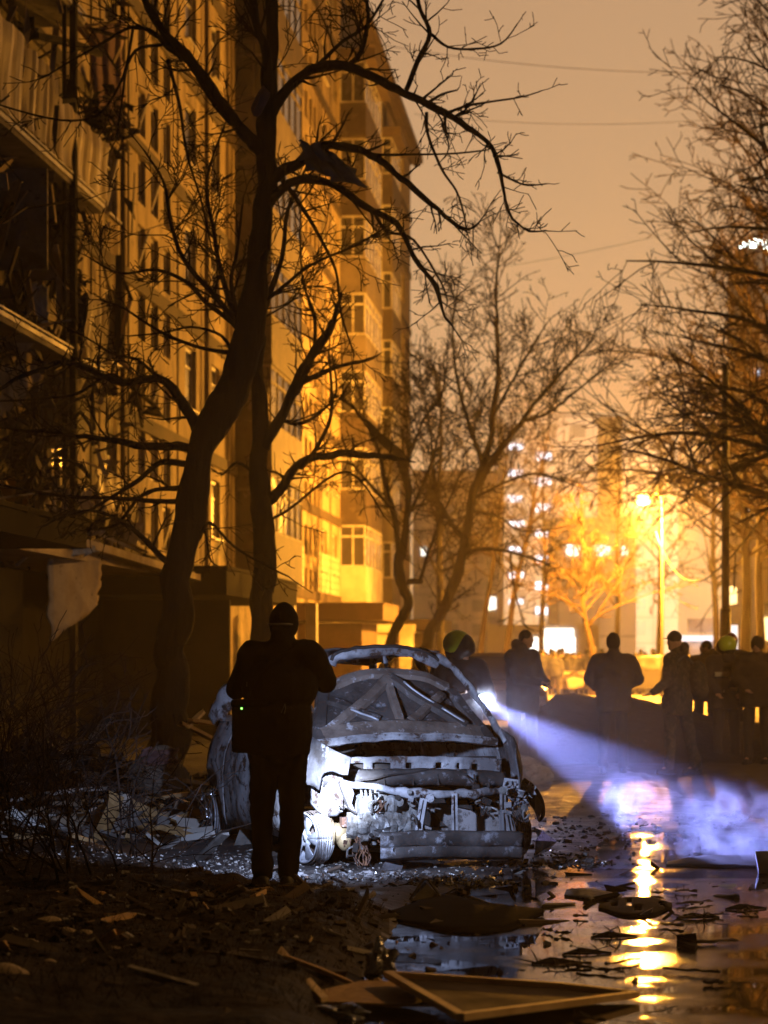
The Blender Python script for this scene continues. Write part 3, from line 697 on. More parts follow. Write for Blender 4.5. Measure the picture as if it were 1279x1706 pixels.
far_block(954-24, 1060, 872, 190, 12, 'lower building behind the yellow lit tree with three bright white windows', [(955, 917, 24, 18, 'lit_white'), (1005, 917, 26, 18, 'lit_cool'), (1041, 918, 8, 14, 'lit_white')], floors=4, seed=4)
far_block(690, 835, 790, 300, 14, 'hazy block seen through the crown of the leaning tree', [(706, 918, 8, 16, 'lit_white'), (820, 1005, 14, 22, 'lit_white'), (812, 1012, 8, 9, 'lit_warm')], floors=8, seed=5)
far_block(1262, 1460, 400, 160, 14, 'tall block on the right half hidden behind bare crowns with a few lit windows', [(1243, 845, 8, 22, 'lit_white'), (1222, 992, 12, 30, 'lit_warm'), (1272, 1048, 22, 42, 'lit_warm'), (1262, 620, 10, 10, 'lit_cool')], floors=12, seed=6)
fl_ = MB(); 
for dx, dz, s_ in ((-.5, 0, .22), (.1, .1, .30), (.7, .2, .2), (.9, -.3, .18)): fl_.box((dx, 0, dz), (s_*2, .2, s_*1.6))
fo = fl_.build('flood_light', M['flood']); fo.location = P(1252, 408, 155); tag(fo, 'cluster of greenish white floodlights shining high behind the bare crowns on the right', 'floodlight')
# bright kiosk and lit shop front at street level
k = empty('kiosk', P(1175, 1090, 120)-Vector((0, 0, EYE)), 0, 'white lit kiosk with a flat glowing canopy behind the man in the cap', 'kiosk')
q = MB(); q.box((0, 1, 1.1), (1.7, 1.6, 2.2)); q.build('wall', M['white_paint'], k)
q = MB(); q.box((.0, .2, 2.35), (2.6, 2.6, .26)); q.build('canopy', mat('canopy_glow', (.7, .75, .8), emis=(.7, .8, 1.0), estr=1.3), k)
q = MB(); q.box((.1, 1.2, 3.0), (1.6, .5, .7)); q.build('roof_sign', M['tile_facade'], k)
q = MB(); q.box((1.35, .0, 1.5), (.5, .3, 3.0)); q.build('lit_panel', mat('panel_glow', (.7, .75, .8), emis=(.85, .95, 1.0), estr=1.1), k)
for xx in (-1.15, -.9): q = MB(); q.box((xx, -.8, 1.1), (.08, .08, 2.2)); q.build('post', M['white_paint'], k)
s_ = empty('shop', P(905, 1090, 150)-Vector((0, 0, EYE)), 0, 'bright white shop front at the end of the street seen past the hooded man', 'shop')
q = MB(); q.box((0, 2, 1.7), (7, 4, 3.4)); q.build('wall', M['block_wall'], s_)
q = MB(); q.box((.3, -.05, 1.9), (3.4, .1, 1.4)); q.build('shop_window', M['lit_white'], s_)
q = MB(); q.box((1.0, -.1, 2.8), (1.8, .12, .7)); q.build('lit_sign', M['lit_white'], s_)
# ================================================================ TREES
def perp(d, rng):
    v = Vector((rng.gauss(0, 1), rng.gauss(0, 1), rng.gauss(0, 1))); v = v-d*v.dot(d)
    return v.normalized() if v.length > 1e-6 else d.orthogonal().normalized()
def grow(mb, p, d, L_, r, lvl, rng, o):
    n_ = max(3, min(9, int(L_/o.get('seg', .22)))); pts = [p]; rad = [r]; d = Vector(d).normalized(); dirs = [d]
    for i in range(n_):
        d = (d+Vector((rng.gauss(0, 1), rng.gauss(0, 1), rng.gauss(0, 1)))*o.get('wig', .13)+Vector((0, 0, o.get('up', .03)))).normalized()
        p = p+d*L_/n_; pts.append(p); rad.append(max(o.get('rmin', .003), r*(1-.72*(i+1)/n_))); dirs.append(d)
    mb.tube(pts, rad, 5 if r > .03 else (4 if r > .012 else 3), cap=False)
    if lvl <= 0: return
    nc = max(1, int(L_*o.get('dens', 3.2)*(1 if lvl > 1 else 1.2)))
    for c in range(nc):
        t = rng.uniform(.12, 1)*n_; i = min(n_-1, int(t)); q = pts[i].lerp(pts[i+1], t-i)
        a = R(rng.uniform(*o.get('ang', (28, 62)))); dd = dirs[i]*math.cos(a)+perp(dirs[i], rng)*math.sin(a)
        l2 = L_*rng.uniform(.28, .62)*(1.15-.55*t/n_)
        grow(mb, q, dd, max(l2, o.get('lmin', .12)), max(o.get('rmin', .003), rad[i]*rng.uniform(.45, .65)), lvl-1, rng, o)
def smoothline(pts, rad, sub=4):
    out = []; ro = []; n_ = len(pts)
    for i in range(n_-1):
        p0 = pts[max(i-1, 0)]; p1 = pts[i]; p2 = pts[i+1]; p3 = pts[min(i+2, n_-1)]
        for k in range(sub):
            t = k/sub; out.append(.5*((2*p1)+(p2-p0)*t+(2*p0-5*p1+4*p2-p3)*t*t+(3*p1-p0-3*p2+p3)*t**3)); ro.append(rad[i]*(1-t)+rad[i+1]*t)
    out.append(pts[-1]); ro.append(rad[-1]); return out, ro
def traced_tree(label, Yb, limbs, seed, opt, base, group=None, bark='bark', tw='twig', trunk_sides=12):
    # limbs: (points px, r0 px, r1 px, depth drift, twig levels, twig length m)
    rng = random.Random(seed); tr = MB(); cr = MB()
    for (pts, r0, r1, dy, lv, tl_) in limbs:
        n_ = len(pts); sc_ = Yb/F; acc = rng.uniform(-.2, .2)
        P3 = []
        for i, q in enumerate(pts):
            P3.append(P(q[0], q[1], Yb+dy*(i/(max(1, n_-1)))**1.2))
        if hasattr(r0, '__len__'): rad = [a*sc_ for a in r0]
        else: rad = [(r0+(r1-r0)*(i/(n_-1))**.8)*sc_ for i in range(n_)]
        pp_, rr_ = smoothline(P3, rad, 12 if rad[0] > .12 else 4)
        for i in range(1, len(pp_)-1):                                   # gnarly wobble
            wv = Vector((noise.noise(pp_[i]*2.3), noise.noise(pp_[i]*2.3+Vector((9, 0, 0))), noise.noise(pp_[i]*2.3+Vector((0, 7, 0)))))
            pp_[i] = pp_[i]+wv*rr_[i]*.55; rr_[i] *= 1+.16*noise.noise(pp_[i]*4)
        big = rr_[0] > .05
        (tr if big else cr).tube(pp_, rr_, 22 if rr_[0] > .12 else 8, cap=True)
        if lv > 0:
            Lt = sum((pp_[i+1]-pp_[i]).length for i in range(len(pp_)-1)); nc = int(Lt*opt.get('ldens', 2.6))
            for c in range(nc):
                t = rng.uniform(.12, 1)*(len(pp_)-1); i = min(len(pp_)-2, int(t)); d = (pp_[i+1]-pp_[i]).normalized()
                a = R(rng.uniform(30, 75)); dd = d*math.cos(a)+perp(d, rng)*math.sin(a)+Vector((0, 0, .12))
                grow(cr, pp_[i], dd, tl_*rng.uniform(.35, 1), min(rr_[i]*.5, .022*rng.uniform(.5, 1)), lv, rng, opt)
            grow(cr, pp_[-1], (pp_[-1]-pp_[-2]), tl_*.6, rr_[-1]*.9, lv-1, rng, opt)
    bp_ = Vector(base); t_ = empty('bare_tree', bp_, 0, label, 'tree', group)
    def gn(v):
        q = Vector(v); a = min(1, Yb/30)*.020; r_ = Vector((q.x*9, q.y*9, q.z*3.2)); k_ = noise.noise_vector(r_)*a+noise.noise_vector(q*21)*a*.35+noise.noise_vector(q*2.2)*a*1.6
        return tuple(q+k_)
    tr.v = [gn(v) for v in tr.v]
    for mb in (tr, cr): mb.v = [(v[0]-bp_.x, v[1]-bp_.y, v[2]-bp_.z) for v in mb.v]
    tr.build('trunk', M[bark], t_, smooth=True); cr.build('crown', M[tw], t_)
    return t_
# big leaning tree
T1 = [
 ([(270, 1330), (283, 1180), (290, 1040), (300, 930), (322, 820), (352, 715), (388, 640), (412, 570), (425, 480), (436, 390), (442, 300), (446, 200), (452, 90), (455, -20), (450, -140)],
  [40, 30, 26, 24, 25, 27, 29, 27, 22, 17, 15, 16, 12, 10, 7], 0, 0, 0, 0),
 ([(446, 200), (445, 100), (425, 40), (418, -60)], 10, 6, -.6, 2, 1.2),
 ([(440, 215), (460, 170), (480, 144), (517, 119), (574, 112), (624, 131), (674, 153), (730, 181), (780, 209), (811, 237), (830, 281), (839, 312), (849, 356), (880, 384), (914, 385)], [12, 10, 9, 8, 8, 7.5, 7, 6, 5, 3.6, 3, 2.5, 2, 1.6, 1.2], 0, -1.6, 2, .55),
 ([(677, 150), (696, 100), (717, 56), (700, 18), (694, -20)], 4.5, 3.2, -.9, 2, .7),
 ([(717, 56), (745, 78), (790, 82), (835, 72), (862, 40)], 3, 1.2, .6, 2, .45),
 ([(830, 287), (855, 300), (880, 309), (911, 306)], 2.6, 1.2, .5, 1, .3),
 ([(711, 172), (735, 158), (762, 150)], 3.4, 1.4, .5, 1, .4),
 ([(752, 186), (780, 176), (817, 170), (867, 162), (903, 151)], 3, 1, -.6, 2, .45),
 ([(711, 187), (714, 225), (736, 281), (761, 319), (774, 360), (777, 381)], 3, 1.3, .8, 1, .5),
 ([(736, 205), (748, 240), (742, 262)], 2, 1, .3, 1, .3),
 ([(574, 112), (600, 90), (614, 40), (610, -10)], 5, 3, -.8, 2, .9),
 ([(520, 120), (570, 70), (612, 40), (650, -20)], 4, 2, 1.2, 2, .8),
 ([(446, 300), (470, 285), (500, 268), (525, 248), (560, 243), (598, 250), (640, 272), (680, 306), (730, 350), (772, 381), (799, 369)], [11, 10, 9, 8, 7, 6.5, 6, 5, 4, 3, 1.5], 0, -1.2, 2, .6),
 ([(617, 256), (650, 258), (700, 257), (760, 255), (811, 250)], 2.6, 1.4, .8, 1, .5),
 ([(444, 340), (465, 320), (490, 303), (525, 300), (570, 318), (620, 352), (661, 378), (692, 431), (725, 478), (742, 525), (758, 549)], [10, 9, 8, 7, 6.5, 6, 5, 4, 3.4, 2.4, 1.4], 0, -1.0, 2, .6),
 ([(625, 356), (645, 385), (690, 400), (735, 470), (745, 500)], 3.2, 1.4, 1.2, 1, .5),
 ([(470, 300), (500, 340), (530, 390), (560, 450), (568, 520), (590, 590)], 4.5, 1.5, 1.4, 2, .8),
 ([(438, 250), (415, 225), (380, 185), (345, 140), (318, 105), (280, 60), (250, 15), (235, -40)], [13, 12, 11, 10, 9.5, 8, 7, 6], 0, -1.2, 2, .9),
 ([(318, 105), (280, 80), (255, 55), (220, 45), (175, 70), (130, 95), (70, 130)], 5, 1.5, .8, 2, .8),
 ([(270, 75), (225, 85), (200, 140), (165, 190), (100, 200), (0, 175)], 3, 1.5, -.5, 1, .7),
 ([(222, 46), (210, 120), (200, 190), (195, 230)], 2.6, 1.2, .5, 1, .5),
 ([(280, 100), (300, 180), (312, 260), (335, 330), (350, 400)], 3.5, 1.2, -.9, 2, .8),
 ([(395, 545), (355, 490), (305, 430), (285, 370), (272, 300), (240, 250)], 6, 1.6, -1.0, 2, 1.0),
 ([(395, 540), (370, 460), (355, 380), (345, 300), (370, 220)], 6, 1.6, .9, 2, 1.0),
 ([(398, 540), (385, 470), (395, 420), (405, 330)], 5, 1.6, -.4, 2, .9),
 ([(395, 545), (345, 505), (310, 470), (262, 450), (200, 455), (150, 430)], 5, 1.4, .7, 2, .9),
 ([(430, 555), (446, 500), (470, 430), (480, 350), (510, 280)], 7, 2, .9, 2, 1.0),
 ([(446, 500), (480, 470), (520, 440), (590, 410), (640, 380)], 4, 1.4, -.8, 2, .9),
 ([(385, 588), (333, 579), (285, 561), (245, 539), (206, 513), (170, 500)], 4, 1.4, -.6, 2, .7),
 ([(390, 600), (370, 560), (320, 545), (270, 555), (215, 560)], 3.4, 1.2, .6, 2, .6),
 ([(335, 730), (313, 684), (293, 649), (263, 631), (206, 636), (166, 627), (105, 605), (44, 622), (-10, 662)], [13, 9.5, 8.5, 7, 5.5, 5, 4.4, 3.8, 2.6], 0, -1.4, 2, .8),
 ([(206, 636), (180, 625), (130, 655), (60, 665), (0, 668)], 4, 1.6, .8, 2, .7),
 ([(263, 631), (230, 600), (190, 590), (140, 560), (100, 540)], 3, 1.2, -.7, 2, .7),
 ([(325, 750), (263, 741), (197, 736), (144, 728), (88, 719), (10, 715)], [9, 6.5, 5.5, 4.6, 3.6, 2], 0, 1.0, 2, .8),
 ([(315, 775), (270, 770), (230, 800), (200, 820), (150, 850), (120, 860)], 6, 1.6, -1.2, 2, .8),
 ([(303, 813), (263, 815), (232, 828), (197, 872), (166, 880)], 5, 1.8, .6, 2, .7),
 ([(300, 835), (241, 833), (175, 830), (88, 824), (-5, 806)], 5, 1.8, -.8, 2, .8),
 ([(300, 945), (271, 929), (236, 894), (201, 868), (153, 850), (110, 860)], 6, 1.8, -.5, 2, .7),
 ([(330, 900), (350, 870), (390, 910), (430, 935), (480, 960)], 3.5, 1.4, -.9, 1, .7),
 ([(335, 870), (345, 900), (352, 935), (375, 948)], 2.6, 1.2, .5, 1, .4),
]
traced_tree('largest dark bare tree, its thick leaning trunk rising out of the top of the frame', 28.0, T1, 11, dict(dens=7, ldens=6.5, wig=.17, up=.02, rmin=.0055, seg=.16), (-2.55, 28, 0))
T2 = [
 ([(440, 1420), (437, 1150), (437, 1000), (445, 930), (437, 870), (430, 780), (434, 700), (430, 620), (436, 560)], [24, 19, 17.5, 18, 19, 14, 13, 11, 6], 0, 0, 0, 0),
 ([(438, 745), (470, 690), (500, 630), (530, 580), (556, 535)], [12, 9.5, 8.5, 7.5, 6], 0, -.6, 2, .7),
 ([(500, 630), (520, 600), (525, 530), (505, 470), (500, 400)], 5, 1.6, .9, 2, .9),
 ([(500, 640), (530, 625), (560, 612), (600, 603)], 5, 3, -.5, 1, .6),
 ([(468, 700), (500, 705), (530, 690), (560, 655), (555, 600)], 4, 1.5, .7, 2, .8),
 ([(448, 835), (480, 795), (515, 768), (565, 757), (612, 757), (655, 764)], [10, 8.5, 7, 6, 6, 5.5], 0, 2.0, 1, .7),
 ([(500, 780), (525, 750), (550, 700), (552, 640), (548, 590)], 5, 1.6, -.7, 2, .9),
 ([(440, 870), (480, 850), (560, 790), (600, 800), (640, 860)], 3, 1.4, -.8, 2, .8),
 ([(425, 790), (395, 770), (370, 790), (345, 775)], 3, 1.2, .6, 1, .7),
]
traced_tree('slimmer upright bare tree directly behind the standing man', 33.0, T2, 12, dict(dens=6.5, ldens=6, wig=.16, up=.02, rmin=.0055, seg=.18), (-1.65, 33, 0))
T3 = [
 ([(640, 1130), (655, 1065), (675, 1025), (679, 1000), (668, 960), (668, 925)], [11, 9, 8.5, 8, 8.5, 9], 0, 0, 0, 0),
 ([(668, 925), (660, 880), (652, 840), (640, 800), (628, 740), (600, 690), (560, 660)], [6, 5.5, 5, 4, 3.5, 3, 2], 0, 1.2, 2, 1.4),
 ([(670, 930), (678, 870), (680, 820), (675, 780), (668, 765), (640, 735), (606, 700)], [6, 5.5, 6, 8, 9, 8, 4], 0, -1, 1, 1.0),
 ([(676, 778), (690, 740), (705, 700), (735, 660), (745, 600)], 4, 1.5, .9, 3, 1.6),
 ([(678, 970), (690, 968), (702, 968)], 4.5, 4, .2, 0, 0),
 ([(700, 968), (715, 920), (732, 870), (750, 830), (770, 780)], 3.4, 1.5, .8, 2, 1.4),
 ([(680, 860), (700, 820), (720, 760), (712, 690), (700, 620)], 3.5, 1.2, 1.5, 3, 1.6),
 ([(655, 850), (610, 800), (580, 770), (540, 775)], 3, 1.2, -1, 2, 1.3),
]
traced_tree('forked bare tree with a stubby broken limb in front of the far porch', 52.0, T3, 13, dict(dens=4.6, ldens=7, wig=.14, up=.05, rmin=.008, seg=.3), (0.0, 52, 0))
T4 = [
 ([(695, 1120), (715, 1060), (742, 1005), (765, 945), (778, 880), (790, 820), (808, 770), (822, 700), (830, 620), (829, 540), (827, 470), (832, 410)], [12, 9.5, 9, 9, 7.5, 7, 6, 5, 4, 3, 2.2, 1.2], 0, 0, 3, 1.5),
 ([(795, 810), (830, 755), (870, 700), (910, 650), (950, 605), (985, 570)], [6, 5, 4.2, 3.4, 2.6, 1.6], 0, 2, 3, 1.6),
 ([(868, 702), (910, 690), (950, 660), (1000, 620), (1025, 600)], 3, 1.2, -1.5, 2, 1.3),
 ([(820, 700), (850, 640), (880, 590), (910, 540)], 3.5, 1.2, -1.5, 3, 1.5),
 ([(805, 775), (780, 700), (760, 620), (755, 540), (765, 470)], 4.5, 1.2, 1.5, 3, 1.6),
 ([(790, 830), (850, 800), (900, 790), (960, 810)], 3.2, 1.2, -1, 2, 1.3),
 ([(770, 925), (800, 915), (850, 920), (900, 935), (915, 942)], 4, 1.6, -1, 2, 1.0),
 ([(788, 850), (830, 860), (870, 885), (930, 880)], 3, 1.2, 1.5, 2, 1.2),
 ([(850, 920), (855, 970), (870, 1030), (880, 1050)], 2, 1, .5, 1, .8),
 ([(775, 900), (740, 850), (720, 780), (735, 700), (728, 640)], 4, 1.4, 2, 3, 1.6),
]
traced_tree('bare tree with a curved leaning trunk rising over the wrecked car in the middle distance', 58.0, T4, 14, dict(dens=4.6, ldens=8, wig=.13, up=.06, rmin=.009, seg=.35), (.8, 58, 0))
# whole trees grown from the ground (right-hand rows and far ones)
def auto_tree(label, base, Ht, spread, seed, nl, lv, opt, r0=.18, z0=.25, droop=0, group=None, bark='bark', tw='twig', lean=(0, 0), bias=None):
    rng = random.Random(seed); tr = MB(); cr = MB(); pts = []; n_ = 12
    for i in range(n_+1):
        t = i/n_; pts.append(Vector((lean[0]*t+.25*noise.noise((t*3, seed, 0)), lean[1]*t+.25*noise.noise((t*3, seed, 5)), Ht*t)))
    rad = [r0*(1.25 if i == 0 else 1)*(1-.85*i/n_) for i in range(n_+1)]
    tr.tube(pts, rad, 9)
    for c in range(nl):
        t = z0+(1-z0)*(c+rng.random())/nl; f = t*n_; i = min(n_-1, int(f)); p = pts[i].lerp(pts[i+1], f-i)
        az = rng.uniform(0, 2*math.pi) if bias is None or rng.random() > .6 else rng.gauss(bias, .8)
        el = R(rng.uniform(10, 45)+30*t); L_ = spread*(1.05-.65*((t-z0)/(1-z0)))*rng.uniform(.7, 1.1)
        d = Vector((math.cos(az)*math.cos(el), math.sin(az)*math.cos(el), math.sin(el)))
        n2 = 8; q = p; lp_ = [q]; r1 = rad[i]*.5
        for k_ in range(n2):
            d = (d+Vector((rng.gauss(0, .09), rng.gauss(0, .09), rng.gauss(0, .09)-droop*(k_/n2)+.02))).normalized(); q = q+d*L_/n2; lp_.append(q)
        rl_ = [max(.012, r1*(1-.8*k_/n2)) for k_ in range(n2+1)]
        (tr if r1 > .05 else cr).tube(lp_, rl_, 5)
        for c2 in range(int(L_*opt.get('ldens', 3))):
            f = rng.uniform(.15, 1)*n2; i2 = min(n2-1, int(f)); dd = (lp_[i2+1]-lp_[i2]).normalized(); a = R(rng.uniform(25, 70))
            grow(cr, lp_[i2].lerp(lp_[i2+1], f-i2), dd*math.cos(a)+perp(dd, rng)*math.sin(a)+Vector((0, 0, -droop*.4)), L_*rng.uniform(.22, .42), max(opt['rmin'], rl_[i2]*.5), lv, rng, opt)
    t_ = empty('bare_tree', base, 0, label, 'tree', group)
    tr.build('trunk', M[bark], t_, smooth=True); cr.build('crown', M[tw], t_); return t_
oR = dict(dens=3.0, wig=.12, up=.0, rmin=.0085, seg=.35, ldens=3.6, ang=(22, 55))
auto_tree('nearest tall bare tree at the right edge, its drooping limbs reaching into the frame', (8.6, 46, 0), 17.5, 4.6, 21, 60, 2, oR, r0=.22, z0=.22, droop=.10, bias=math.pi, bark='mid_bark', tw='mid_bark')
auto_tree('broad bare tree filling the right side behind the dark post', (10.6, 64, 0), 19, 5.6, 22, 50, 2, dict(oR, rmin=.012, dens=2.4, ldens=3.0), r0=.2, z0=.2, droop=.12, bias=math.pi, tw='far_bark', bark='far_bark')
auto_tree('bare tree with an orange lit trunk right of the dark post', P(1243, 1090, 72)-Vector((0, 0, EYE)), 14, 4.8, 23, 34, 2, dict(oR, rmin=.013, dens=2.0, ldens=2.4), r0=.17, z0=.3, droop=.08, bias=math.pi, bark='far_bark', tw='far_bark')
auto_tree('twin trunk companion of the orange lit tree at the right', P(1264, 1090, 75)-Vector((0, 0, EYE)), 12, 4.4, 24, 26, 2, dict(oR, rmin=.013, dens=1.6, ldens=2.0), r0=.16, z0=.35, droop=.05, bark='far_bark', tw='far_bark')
oF = dict(dens=1.7, wig=.16, up=.02, rmin=.013, seg=.5, ldens=2.2, ang=(25, 60))
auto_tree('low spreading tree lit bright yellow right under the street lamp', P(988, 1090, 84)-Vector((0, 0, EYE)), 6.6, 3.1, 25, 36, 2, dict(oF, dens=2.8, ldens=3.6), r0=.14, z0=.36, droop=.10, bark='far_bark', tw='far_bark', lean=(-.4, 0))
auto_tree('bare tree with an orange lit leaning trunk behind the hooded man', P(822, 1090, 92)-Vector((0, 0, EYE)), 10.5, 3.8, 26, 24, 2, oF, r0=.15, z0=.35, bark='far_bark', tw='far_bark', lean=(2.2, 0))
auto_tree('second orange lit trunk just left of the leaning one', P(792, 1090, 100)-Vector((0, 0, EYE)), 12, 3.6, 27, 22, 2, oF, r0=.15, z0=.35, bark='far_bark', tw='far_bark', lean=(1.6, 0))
auto_tree('straight slender tree standing behind the forked one', P(733, 1090, 80)-Vector((0, 0, EYE)), 11.5, 3.4, 28, 26, 2, oF, r0=.17, z0=.3, bark='bark', tw='twig')
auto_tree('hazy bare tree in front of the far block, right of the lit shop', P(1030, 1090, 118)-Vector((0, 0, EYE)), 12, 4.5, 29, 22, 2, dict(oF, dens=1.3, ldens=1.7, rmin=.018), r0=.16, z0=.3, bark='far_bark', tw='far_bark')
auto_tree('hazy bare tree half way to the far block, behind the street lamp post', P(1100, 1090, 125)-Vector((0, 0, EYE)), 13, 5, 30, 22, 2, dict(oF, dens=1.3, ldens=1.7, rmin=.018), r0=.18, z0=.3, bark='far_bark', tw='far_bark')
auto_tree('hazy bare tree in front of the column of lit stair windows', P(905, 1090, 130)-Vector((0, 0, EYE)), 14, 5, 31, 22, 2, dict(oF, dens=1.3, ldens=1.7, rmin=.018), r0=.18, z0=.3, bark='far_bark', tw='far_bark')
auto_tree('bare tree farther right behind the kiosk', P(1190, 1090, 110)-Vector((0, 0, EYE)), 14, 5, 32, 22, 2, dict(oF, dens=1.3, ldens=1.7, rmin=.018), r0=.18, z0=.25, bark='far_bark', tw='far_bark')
# bushes
def bush(label, cx, cy, n_, hh, sp, seed, z=.05, thick=.012, lv=2):
    rng = random.Random(seed); mb = MB(); st = MB()
    for i in range(n_):
        a = rng.uniform(0, 6.28); b0 = Vector((rng.gauss(0, sp*.35), rng.gauss(0, sp*.3), 0)); d = Vector((math.cos(a)*rng.uniform(.1, .9), math.sin(a)*.7, 1))
        grow(mb, b0, d, hh*rng.uniform(.6, 1.1), thick*rng.uniform(.6, 1.1), lv, rng, dict(dens=4.2, wig=.16, up=-.02, rmin=.0035, seg=.12, ang=(25, 65)))
    t_ = empty('bare_bush', (cx, cy, z), 0, label, 'bush'); mb.build('branches', M['twig'], t_)
bush('tangled leafless bush low at the left edge in front of the lit ground', -2.05, 15.4, 15, 1.3, .8, 41)
bush('leafless bush farther left, cut by the edge of the frame', -2.75, 16.6, 20, 1.7, .8, 42)
bush('dark bush with long thin shoots reaching toward the pale sack', -1.9, 17.3, 9, 1.3, .6, 43)
bush('mass of dark shoots against the black porch wall at left', -3.3, 21.5, 26, 2.2, 1.2, 44)
# small blast debris caught in the big tree
rag([(497, 232, 0), (560, 255, .2), (612, 312, 0), (512, 285, -.2)], 27.5, M['grey_fabric'], 'crumpled grey metal sheet caught in the upper branches of the big tree', 'metal sheet', 'metal_sheet', 31, .01, nu=22, nv=16, amp=.16)
plank(P(424, 190, 27.6), P(444, 150, 27.4), .11, .09, M['pink_cloth'], 'short pale stub of wood lodged by the trunk high in the big tree', name='wood_stub', seed=40)
plank(P(788, 372, 26.6), P(788, 418, 26.6), .02, .012, M['soot_shade'], 'thin dark strip dangling from a branch tip against the sky', 'strip', name='dangling_strip', seed=41)
# ================================================================ POSTS, LAMPS, WIRES
lp = empty('street_lamp', (P(1104, 1090, 80).x, 80, 0), 0, 'tall pale street lamp post with its sodium lamp burning on a short arm', 'street lamp')
bx = lp.location.x
q = MB(); q.tube([(0, 0, 0), (0, 0, 1.2), (0, 0, 1.25), (0, 0, 6.6)], [.075, .075, .05, .04], 12); q.build('post', M['pale_post'], lp, smooth=True)
q = MB(); q.tube([(0, 0, 6.5), (-.05, 0, 6.8), (-.25, 0, 6.95), (LAMP.x-bx+.2, 0, 6.92)], .03, 8); q.build('arm', M['pale_post'], lp, smooth=True)
q = MB(); q.ell((LAMP.x-bx, 0, LAMP.z+.11), (.33, .14, .09), 16, 8); q.build('lamp_head', M['post_paint'], lp, smooth=True)
q = MB(); q.ell((LAMP.x-bx-.03, -.02, LAMP.z-.02), (.24, .20, .18), 16, 8); q.build('lamp_bowl', M['lamp_glass'], lp, smooth=True)
l2 = empty('street_lamp', (FILL_LAMP2.x+.8, FILL_LAMP2.y, 0), 0, 'added unseen fill lamp on a post beyond the right edge of the picture', 'street lamp')
q = MB(); q.tube([(0, 0, 0), (0, 0, 1.2), (0, 0, 1.25), (0, 0, 8.6)], [.09, .09, .065, .05], 12); q.build('post', M['pale_post'], l2, smooth=True)
q = MB(); q.tube([(0, 0, 8.5), (-.2, 0, 8.8), (-.7, 0, 8.82)], .03, 8); q.build('arm', M['pale_post'], l2)
q = MB(); q.ell((-.8, 0, 8.76), (.33, .14, .09), 16, 8); q.build('lamp_head', M['post_paint'], l2, smooth=True)
q = MB(); q.ell((-.8, 0, 8.70), (.2, .1, .05), 16, 8); q.build('lamp_bowl', M['lamp_glass'], l2, smooth=True)
l3 = empty('street_lamp', (FILL_LAMP3.x+.8, FILL_LAMP3.y, 0), 0, 'added unseen fill lamp right of the photographer, outside the picture', 'street lamp')
q = MB(); q.tube([(0, 0, 0), (0, 0, 1.2), (0, 0, 1.25), (0, 0, 8.3)], [.09, .09, .065, .05], 12); q.build('post', M['pale_post'], l3, smooth=True)
q = MB(); q.tube([(0, 0, 8.2), (-.2, 0, 8.5), (-.7, 0, 8.52)], .03, 8); q.build('arm', M['pale_post'], l3)
q = MB(); q.ell((-.8, 0, 8.46), (.33, .14, .09), 16, 8); q.build('lamp_head', M['post_paint'], l3, smooth=True)
q = MB(); q.ell((-.8, 0, 8.40), (.2, .1, .05), 16, 8); q.build('lamp_bowl', M['lamp_glass'], l3, smooth=True)
l4 = copy_tree(l3); l4.location = (FILL_LAMP4.x+.8, FILL_LAMP4.y, .5); l4['label'] = 'added unseen fill lamp far off, right of the pale block, outside the picture'
YP = 50.0; px_ = P(1209, 1090, YP).x
pb = empty('utility_pole', (px_, YP, 0), 0, 'dark unlit pole with a thicker base standing among the crowd at right', 'pole')
q = MB(); q.tube([(0, 0, 0), (0, 0, 2.45)], [.125, .115], 14); q.tube([(0, 0, 2.44), (0, 0, 2.52)], [.125, .10], 14); q.build('pole_base', M['post_paint'], pb, smooth=True)
q = MB(); q.tube([(0, 0, 2.5), (0, 0, 5), (-.01, 0, 7.6)], [.085, .08, .07], 14); q.build('pole_shaft', M['post_paint'], pb, smooth=True)
def wire(a, b_, sag, r, label, group=None, m_='wire', n_=16, cat='cable'):
    a = Vector(a); b_ = Vector(b_); mid = (a+b_)/2; mb = MB()
    pts = [a.lerp(b_, i/n_)-Vector((0, 0, sag*4*(i/n_)*(1-i/n_)))-mid for i in range(n_+1)]
    mb.tube(pts, r, 5); o = mb.build('overhead_cable', M[m_]); o.location = mid; return tag(o, label, cat, group)
wire(P(1093, 886, 79.8), P(1205, 940, YP+.2), .9, .022, 'slack cable hanging from the lamp post to the dark pole', m_='pale_post')
wire(P(1212, 935, YP), P(1330, 770, 46), .1, .02, 'cable rising to the right from the dark pole')
wire(P(1226, 915, YP-.2), P(1223, 985, YP-.2), .0, .02, 'short loose cable end dangling beside the dark pole')
wire(P(570, 62, 95), P(1320, 118, 95), .55, .012, 'overhead cable crossing the sky near the top of the picture')
wire(P(690, 190, 100), P(1300, 188, 100), .45, .010, 'thin overhead cable crossing the sky second from the top')
wire(P(640, 470, 100), P(1320, 330, 110), .5, .010, 'thin overhead cable rising to the right in mid sky')
